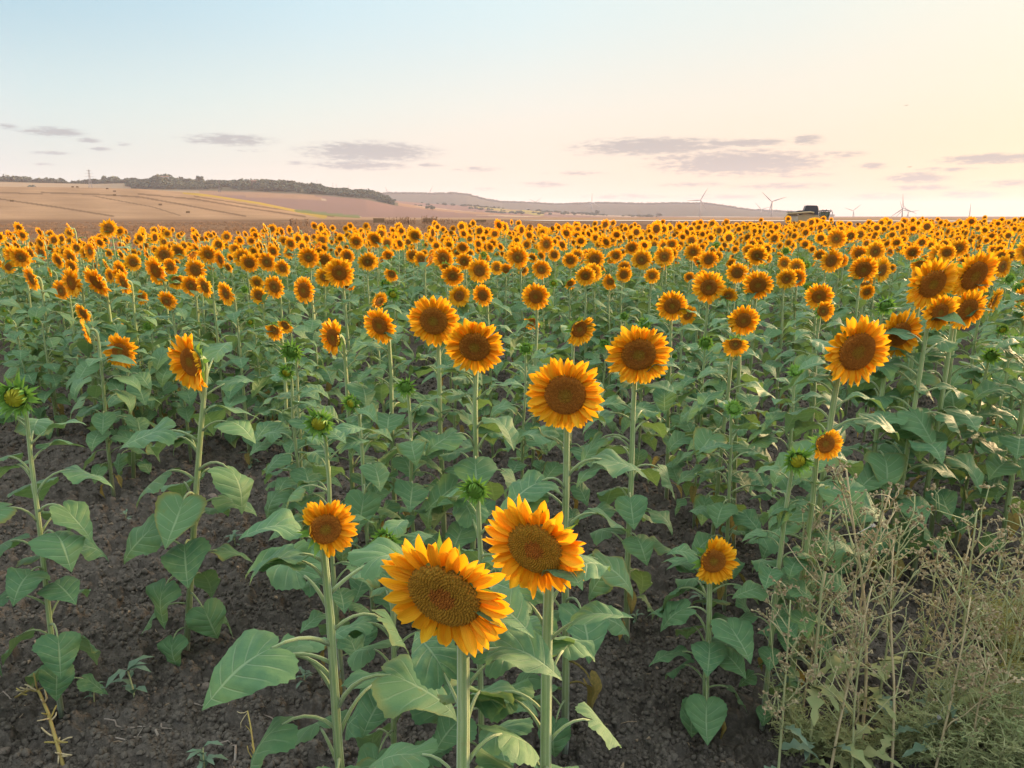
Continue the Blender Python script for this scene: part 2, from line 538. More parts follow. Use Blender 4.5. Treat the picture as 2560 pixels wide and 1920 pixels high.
def leaf_params(rng, kind):
    if kind == 'low':
        return dict(pet=rng.uniform(0.6, 0.95), a0=rng.uniform(0.25, 0.8), a1=rng.uniform(-0.9, -0.45), droop=rng.uniform(0.5, 1.1), fold=rng.uniform(-0.05, 0.3))
    if kind == 'mid':
        return dict(pet=rng.uniform(0.6, 0.9), a0=rng.uniform(0.7, 1.1), a1=rng.uniform(-0.75, -0.05), droop=rng.uniform(0.35, 1.1), fold=rng.uniform(0.0, 0.4))
    return dict(pet=rng.uniform(0.35, 0.6), a0=rng.uniform(0.7, 1.15), a1=rng.uniform(-0.1, 0.5), droop=rng.uniform(0.6, 1.3), fold=rng.uniform(0.2, 0.55), width=0.85)


rng = random.Random(11)
LEAF_HI = {k: [leaf_mb(rng, 28, 4, True, wave=rng.uniform(0.04, 0.13), **leaf_params(rng, k)).mesh('leaf', [M_LEAF, M_STEM]) for _ in range(14)] for k in ('low', 'mid', 'top')}
LEAF_LO = {k: [leaf_mb(rng, 7, 2, False, psides=3, pseg=3, wave=rng.uniform(0.03, 0.07), **leaf_params(rng, k)).mesh('leaf', [M_LEAF, M_STEM]) for _ in range(8)] for k in ('low', 'mid', 'top')}
LEAF_DRY = [leaf_mb(rng, 14, 3, True, pet=0.7, a0=0.1, a1=-1.2, droop=0.6, fold=0.7, wave=0.12, width=0.6).mesh('leaf', [M_DRYLEAF, M_DRYLEAF]) for _ in range(2)]
LEAF_PALE = [leaf_mb(rng, 28, 4, True, pet=0.6, a0=0.6, a1=0.25, droop=0.5, fold=0.5, wave=0.08).mesh('leaf', [M_PALE, M_STEM])]


# ------------------------------------------------------------------ flower parts (unit: flower diameter 1, facing +Z)
def petal_mb(rng, n=6, m=2, lift=0.25, curl=0.3, twist=0.0, width=0.30, mi=0, tip=0.0):
    mb = MB(); verts = []; uv = []; faces = []
    cols = [k / m for k in range(-m, m + 1)]
    x = z = 0.0; side = rng.uniform(-0.10, 0.10)
    for i in range(n + 1):
        f = i / n
        th = lift + curl * (f - 0.35) * 1.4 + tip * max(0, f - 0.7) * 3
        w = width * (0.66 + 0.34 * math.sin(min(1, f / 0.5) * math.pi / 2)) if f < 0.5 else width * max(0.0, math.cos((f - 0.5) / 0.5 * math.pi / 2)) ** 0.66
        if i == n: w = width * 0.03
        tw = twist * f
        for c in cols:
            cup = 0.30 * c * c * w * (1 - 0.4 * f) - 0.04 * (1 - abs(c)) * w
            y0 = c * w / 2
            yy = y0 * math.cos(tw) - cup * math.sin(tw)
            zz = y0 * math.sin(tw) + cup * math.cos(tw)
            verts.append((x - zz * math.sin(th), yy + side * f * f, z + zz * math.cos(th)))
            uv.append((f, 0.5 + 0.5 * c))
        if i < n:
            x += math.cos(th) / n; z += math.sin(th) / n
    nc = len(cols)
    for i in range(n):
        for k in range(nc - 1):
            a = i * nc + k
            faces.append((a, a + 1, a + nc + 1, a + nc))
    mb.add(verts, faces, mi, uv)
    return mb


rng = random.Random(5)
PETAL_MB_HI = [petal_mb(rng, 8, 3, rng.uniform(-0.05, 0.35), rng.uniform(-0.55, 0.55), rng.uniform(-0.35, 0.35), rng.uniform(0.27, 0.38), tip=rng.uniform(-0.5, 0.6)) for _ in range(12)]
PETAL_HI = [m.mesh('petal', [M_PETAL]) for m in PETAL_MB_HI]
PETAL_MB_MID = [petal_mb(rng, 5, 1, rng.uniform(0.0, 0.35), rng.uniform(-0.5, 0.5), rng.uniform(-0.3, 0.3), rng.uniform(0.28, 0.39)) for _ in range(8)]
PETAL_MB_LO = [petal_mb(rng, 2, 1, rng.uniform(0.0, 0.3), rng.uniform(-0.4, 0.4), 0, rng.uniform(0.44, 0.54)) for _ in range(6)]


def petal_mats(rng, rd, half=None, n=None):
    """transforms of the ray florets round a disc of radius rd in a flower of diameter 1"""
    out = []
    n = n or rng.randint(31, 35)
    L0 = 0.5 - rd * 0.92
    for layer, (zo, tilt, ls) in enumerate(((-0.004, 0.10, 0.96), (-0.022, -0.08, 1.05))):
        for k in range(n):
            a = 2 * math.pi * (k + 0.5 * layer) / n + rng.uniform(-0.09, 0.09)
            L = L0 * ls * rng.uniform(0.86, 1.13)
            t = tilt + rng.uniform(-0.12, 0.12)
            if half is not None:
                c = math.cos(a - half[0])
                if c > half[1]:                    # this sector has not unfolded yet
                    q = (c - half[1]) / (1 - half[1])
                    if rng.random() < 0.45 * q: continue
                    L *= 1 - 0.62 * q ** 0.6
                    t += 1.5 * q ** 0.6
            M = Matrix.Rotation(a, 4, 'Z') @ Matrix.Translation((rd * 0.93, 0, zo)) @ Matrix.Rotation(-t, 4, 'Y') @ Matrix.Rotation(rng.uniform(-0.35, 0.35), 4, 'X')
            out.append(M @ Matrix.Diagonal((L, L * rng.uniform(0.9, 1.2), L, 1)))
    return out


def ring_mb(rng, rd, protos, half=None, n=None):
    mb = MB()
    for M in petal_mats(rng, rd, half, n):
        mb.join(rng.choice(protos), M)
    return mb


def disc_mb(rd, rings=7, seg=28, dome=0.16, mi=0, wob=0.0, rng=None):
    mb = MB(); verts = [(0, 0, dome * rd * 0.72)]; uv = [(0.0, 0.0)]; faces = []
    ph = rng.uniform(0, 6.28) if rng else 0
    for i in range(1, rings + 1):
        f = i / rings
        for k in range(seg):
            a = 2 * math.pi * k / seg
            r = rd * f * (1 + wob * math.sin(2 * a + ph) + 0.4 * wob * math.sin(3 * a))
            z = rd * dome * (0.72 + 0.5 * f * f * (1.5 - 1.4 * f ** 3) - 0.60 * f ** 6)
            verts.append((r * math.cos(a), r * math.sin(a), z)); uv.append((f, k / seg))
    for k in range(seg):
        faces.append((0, 1 + k, 1 + (k + 1) % seg))
    for i in range(rings - 1):
        for k in range(seg):
            a = 1 + i * seg + k; b = 1 + i * seg + (k + 1) % seg
            faces.append((a, a + seg, b + seg, b))
    mb.add(verts, faces, mi, uv)
    return mb


def back_mb(rd, mi=1, seg=16, depth=0.55):
    """green receptacle behind the disc, narrowing to the neck"""
    mb = MB(); verts = []; faces = []
    prof = [(1.02, 0.02), (1.04, -0.10), (0.86, -0.26), (0.50, -0.42), (0.20, -depth)]
    for r, z in prof:
        for k in range(seg):
            a = 2 * math.pi * k / seg
            verts.append((rd * r * math.cos(a), rd * r * math.sin(a), rd * z))
    for i in range(len(prof) - 1):
        for k in range(seg):
            a = i * seg + k; b = i * seg + (k + 1) % seg
            faces.append((a, a + seg, b + seg, b))
    faces.append(tuple(range((len(prof) - 1) * seg, len(prof) * seg)))
    mb.add(verts, faces, mi)
    return mb


def bract_mb(n=5, m=1, mi=0, lift=0.2, curl=0.6, width=0.42):
    mb = MB(); verts = []; faces = []; uv = []
    x = z = 0
    cols = [k / m for k in range(-m, m + 1)]
    for i in range(n + 1):
        f = i / n
        th = lift + curl * f
        w = width * (1 - f) ** 0.55 * (0.75 + 0.25 * math.sin(min(1, f * 4) * 1.57)) if f < 0.35 else width * 0.79 * ((1 - f) / 0.65) ** 1.7
        if i == n: w = 0.008
        for c in cols:
            verts.append((x, c * w / 2, z + 0.10 * w * c * c)); uv.append((f, 0.5 + 0.5 * c))
        x += math.cos(th) / n; z += math.sin(th) / n
    nc = len(cols)
    for i in range(n):
        for k in range(nc - 1):
            a = i * nc + k
            faces.append((a, a + 1, a + nc + 1, a + nc))
    mb.add(verts, faces, mi, uv)
    return mb


BRACT_MBS = [bract_mb(6, 1, 0, rng.uniform(-0.3, 0.5), rng.uniform(-0.6, 0.9), rng.uniform(0.34, 0.5)) for _ in range(6)]
BRACT_HI = [m.mesh('bract', [M_BRACT]) for m in BRACT_MBS]
BRACT_LO = [bract_mb(2, 1, 0, rng.uniform(-0.1, 0.4), rng.uniform(-0.3, 0.6), 0.5) for _ in range(4)]


def bract_mats(rng, rd, n, L, tilt, z=-0.1, half=None, jit=0.3):
    out = []
    for k in range(n):
        a = 2 * math.pi * k / n + rng.uniform(-0.15, 0.15)
        l = L * rng.uniform(0.75, 1.25)
        t = tilt + rng.uniform(-jit, jit)
        if half is not None and math.cos(a - half[0]) > half[1]:
            l *= 1.25; t += 0.35
        M = Matrix.Rotation(a, 4, 'Z') @ Matrix.Translation((rd, 0, z * rd)) @ Matrix.Rotation(-t, 4, 'Y') @ Matrix.Rotation(rng.uniform(-0.3, 0.3), 4, 'X')
        out.append(M @ Matrix.Diagonal((l, l, l, 1)))
    return out


def head_back_mesh(rng, rd, disc_mat, hi=True, wob=0.03, half=None, with_bracts=True):
    mb = disc_mb(rd, 8 if hi else 3, 36 if hi else 12, 0.16, 0, wob, rng)
    mb.join(back_mb(rd, 1, 18 if hi else 8))
    if with_bracts:
        for M in bract_mats(rng, rd * 1.0, 22 if hi else 10, 0.17, -0.3, -0.2, half):
            q = rng.choice(BRACT_MBS if hi else BRACT_LO)
            mm = MB(); mm.join(q, M); mm.m = [2] * len(mm.f); mb.join(mm)
    return mb.mesh('flower_head', [disc_mat, M_BACK, M_BRACT])


rng = random.Random(21)
FULL_HEADS = []   # (head mesh, petals mesh)
for i in range(9):
    rd = rng.uniform(0.235, 0.275)
    FULL_HEADS.append((head_back_mesh(rng, rd, [M_DISC, M_DISC, M_DISC_DARK][i % 3], True, 0.02), ring_mb(rng, rd, PETAL_MB_MID).mesh('petals', [M_PETAL])))
HALF_HEADS = []
for i in range(5):
    rd = rng.uniform(0.23, 0.26); hf = (rng.uniform(-2.2, 0.2) if i % 2 else rng.uniform(0.0, 2.0), rng.uniform(-0.1, 0.35))
    HALF_HEADS.append((head_back_mesh(rng, rd, M_DISC, True, 0.05, hf), ring_mb(rng, rd, PETAL_MB_MID, hf).mesh('petals', [M_PETAL])))


BUD_BR = [bract_mb(6, 1, 0, rng.uniform(-0.2, 0.4), rng.uniform(-0.5, 1.0), rng.uniform(0.24, 0.34)) for _ in range(6)]


def bud_meshes(rng, yellow, hi=True):
    """bud of diameter 1 including its spread bracts: (core mesh, bracts mesh)"""
    core = disc_mb(0.20, 5, 20 if hi else 8, 0.35, 0, 0.02)
    core.join(back_mb(0.25, 1, 14 if hi else 7, 0.8))
    br = MB()
    pr = BUD_BR
    def put(M, mi):
        q = MB(); q.join(rng.choice(pr), M); q.m = [mi] * len(q.f); br.join(q)
    n = 26
    for k in range(n):          # ray tips (or inner bracts) closing over the core
        a = 2 * math.pi * k / n + rng.uniform(-0.12, 0.12); l = rng.uniform(0.15, 0.22)
        t = -(2.45 if yellow else 2.7) + rng.uniform(-0.3, 0.3)
        put(Matrix.Rotation(a, 4, 'Z') @ Matrix.Translation((0.205, 0, 0.075)) @ Matrix.Rotation(t, 4, 'Y') @ Matrix.Diagonal((l, l * 1.1, l, 1)), 1 if yellow else 0)
    for M in bract_mats(rng, 0.24, 14 if yellow else 22, 0.19, 1.45 if yellow else 2.1, 0.22, None, 0.4): put(M, 0)
    for M in bract_mats(rng, 0.25, 22, 0.27, 1.0, 0.05, None, 0.5): put(M, 0)
    for M in bract_mats(rng, 0.25, 24, 0.36, 0.35, -0.1, None, 0.5): put(M, 0)
    for M in bract_mats(rng, 0.23, 14, 0.30, -0.3, -0.25, None, 0.4): put(M, 0)
    return core.mesh('flower_head', [M_BUD if yellow else M_BRACT, M_BACK]), br.mesh('bracts', [M_BRACT, M_BUD])


BUDS_G = [bud_meshes(rng, False) for _ in range(4)]
BUDS_Y = [bud_meshes(rng, True) for _ in range(4)]


def florets_mesh(rd, n, seed, mats):
    """spiral of small florets over the disc"""
    rr = random.Random(seed); mb = MB()
    for i in range(n):
        f = math.sqrt((i + 0.5) / n); a = i * 2.39996
        r = rd * f * 0.985
        z = rd * 0.16 * (0.72 + 0.5 * f * f * (1.5 - 1.4 * f ** 3) - 0.60 * f ** 6)
        s = rd * 1.05 / math.sqrt(n) * rr.uniform(0.75, 1.05)
        hgt = s * rr.uniform(0.9, 1.9)
        lean = Vector((math.cos(a), math.sin(a), 0)) * s * 0.5 * (f - 0.3)
        c = Vector((r * math.cos(a), r * math.sin(a), z - s * 0.2))
        vs = []
        for k in range(4):
            q = a + math.pi / 4 + k * math.pi / 2
            vs.append(c + Vector((math.cos(q), math.sin(q), 0)) * s * 0.85)
        for k in range(4):
            q = a + math.pi / 4 + k * math.pi / 2
            vs.append(c + lean + Vector((math.cos(q) * s * 0.42, math.sin(q) * s * 0.42, hgt)))
        mb.add(vs, [(0, 1, 5, 4), (1, 2, 6, 5), (2, 3, 7, 6), (3, 0, 4, 7), (4, 5, 6, 7)], 1 if f < 0.36 + rr.uniform(-0.05, 0.05) else 0)
    return mb.mesh('florets', mats, smooth=False)


# ------------------------------------------------------------------ ground shape
def ss(a, b, x):
    t = np.clip((x - a) / (b - a), 0, 1)
    return t * t * (3 - 2 * t)


def ground_base(x, y):
    x = np.asarray(x, float); y = np.asarray(y, float)
    return 0.08 * ss(12, 30, y) * ss(-25, 5, x) + 0.10 * ss(3, 26, x) * ss(12, 38, y) - 0.78 * ss(48, 120, y) * ss(-10, 25, x)


def field_edge(x):
    """y of the far edge of the sunflower field"""
    return np.interp(x, [-80, -40, -14, 0, 26, 60, 120], [5, 10, 17.5, 29, 40, 50, 58])


# ------------------------------------------------------------------ sunflower builder
FACE_AZ = R(14)               # blooms face away from the sun, to the camera and a little to its left


def facing(az_left, down):
    return Vector((-math.sin(az_left) * math.cos(down), -math.cos(az_left) * math.cos(down), -math.sin(down)))


def frame(n, roll=0.0):
    """rotation with +Z along n, +Y as much up as possible"""
    n = n.normalized()
    up = Vector((0, 0, 1))
    x = up.cross(n)
    x = x.normalized() if x.length > 1e-4 else Vector((1, 0, 0))
    y = n.cross(x)
    M = Matrix((x, y, n)).transposed().to_4x4()
    return M @ Matrix.Rotation(roll, 4, 'Z')


def stem_curve(base, head, n, D):
    """points from the ground to the back of the head"""
    back = head - n * (0.15 * D)
    top = back - n * (0.10 * D) + Vector((0, 0, 0.012))
    P = [base, base.lerp(Vector((top.x, top.y, top.z)), 0.35) + Vector((0.0, 0.0, 0)), base.lerp(top, 0.8)]
    pts = []
    hook0 = base.lerp(top, 0.93) - Vector((n.x, n.y, 0)) * 0.02
    seg = [base - Vector((0, 0, 0.02)), base.lerp(hook0, 0.3), base.lerp(hook0, 0.6), base.lerp(hook0, 0.85), hook0]
    b = hook0; c = hook0 + (hook0 - base).normalized() * (0.09 * max(D, 0.12) / 0.2); e = back + n * 0.02 * D
    for i in range(1, 7):
        t = i / 6
        seg.append(b * (1 - t) ** 2 + c * 2 * t * (1 - t) + e * t * t)
    return seg


def make_plant(root_loc, head, n, D, kind, rng, tier, roll=0.0, half=None, stem_r=None, leaf_scale=1.0, rd=None, disc=None, nleaf=None, dry=0.0, name='sunflower', pale=False, leaves_from=0.10):
    """tier 0: every petal its own object; tier 1: petals joined, leaves finely modelled; tier 2: coarse leaves"""
    root = empty(name, root_loc)
    base = Vector((0, 0, 0)); hd = head - Vector(root_loc)
    sr = stem_r or (0.0088 + 0.016 * min(D, 0.25)) * (0.82 if kind[0] == 'B' else 1)
    pts = stem_curve(base, hd, n, D)
    mb = MB()
    k = len(pts)
    jig = [Vector((rng.uniform(-1, 1), rng.uniform(-1, 1), 0)) * 0.006 if 0 < i < 4 else Vector((0, 0, 0)) for i in range(k)]
    pts = [p + j for p, j in zip(pts, jig)]
    mb.tube(pts, [sr * (1.12 - 0.38 * min(1, i / 4)) * (1.0 if i < k - 2 else 1.15) for i in range(k)], 10 if tier < 2 else 6, 0)
    link('stem', mb.mesh('stem', [M_STEM]), root)
    # flower
    Mh = Matrix.Translation(hd) @ frame(n, roll) @ Matrix.Diagonal((D, D, D, 1))
    if kind == 'F' and tier == 0 or kind == 'P' and tier == 0:
        rd = rd or rng.uniform(0.24, 0.275)
        fh = link('flower_head', head_back_mesh(rng, rd, disc or M_DISC, True, 0.025, half, False), root, Mh)
        for M in petal_mats(rng, rd, half):
            link('petal', rng.choice(PETAL_HI), fh, M)
        for M in bract_mats(rng, rd * 1.0, 18, 0.20, -0.35, -0.20, half):
            link('bract', rng.choice(BRACT_HI), fh, M)
        mats = [M_FLORET, M_FLORET_BROWN] if disc is M_DISC_OCHRE else [M_FLORET_BROWN, M_FLORET]
        tag(link('florets', florets_mesh(rd, 900 if D > 0.2 else 520, rng.randint(0, 9999), mats), fh), kind='stuff')
    elif kind in 'FP':
        hm, pm = rng.choice(FULL_HEADS if kind == 'F' else HALF_HEADS)
        fh = link('flower_head', hm, root, Mh)
        tag(link('petals', pm, fh), kind='stuff')
    else:
        hm, bm = rng.choice(BUDS_G if kind == 'BG' else BUDS_Y)
        fh = link('flower_head', hm, root, Mh)
        tag(link('bracts', bm, fh), kind='stuff')
    # leaves
    hgt = max(0.3, hd.z)
    nl = nleaf or rng.randint(24, 29)
    a = rng.uniform(0, 6.28)
    LS = LEAF_HI if tier < 2 else LEAF_LO
    for i in range(nl):
        f = leaves_from + (0.95 - leaves_from) * max(0.0, (i + rng.uniform(-0.3, 0.3)) / (nl - 1)) ** 0.92
        f = min(max(f, 0.06), 0.95)
        a += 2.39996 + rng.uniform(-0.4, 0.4)
        if f > 0.66 and math.cos(a - math.atan2(n.y, n.x)) > 0.1: a += rng.choice((-1, 1)) * rng.uniform(1.5, 2.2)
        zt = f * hgt
        # point on the stem
        q = None
        for p0, p1 in zip(pts, pts[1:]):
            if p0.z <= zt <= p1.z:
                q = p0.lerp(p1, (zt - p0.z) / max(1e-6, p1.z - p0.z)); break
        if q is None: q = base.lerp(hd, f); q.z = zt
        size = 0.92 * leaf_scale * rng.uniform(0.86, 1.14) * float(np.interp(f, [0, .12, .3, .6, .82, 1], [0.090, 0.115, 0.155, 0.165, 0.150, 0.120]))
        grp = 'low' if f < 0.30 else ('mid' if f < 0.80 else 'top')
        me = rng.choice(LS[grp])
        if f < 0.28 and rng.random() < dry: me = rng.choice(LEAF_DRY); size *= 0.8
        if pale and i == 3: me = LEAF_PALE[0]
        M = Matrix.Translation(q) @ Matrix.Rotation(a, 4, 'Z') @ Matrix.Translation((sr * 0.7, 0, 0)) @ Euler((rng.uniform(-0.25, 0.25), rng.uniform(-0.2, 0.2), 0)).to_matrix().to_4x4() @ Matrix.Diagonal((size, size, size, 1))
        link('leaf', me, root, M)
    return root


# ------------------------------------------------------------------ sunflowers read off the photograph
ORG = {'A': (0, 620), 'B': (640, 620), 'C': (1280, 620), 'D': (1920, 620), 'E': (640, 1000), 'F': (1280, 1000), 'G': (1280, 1440)}
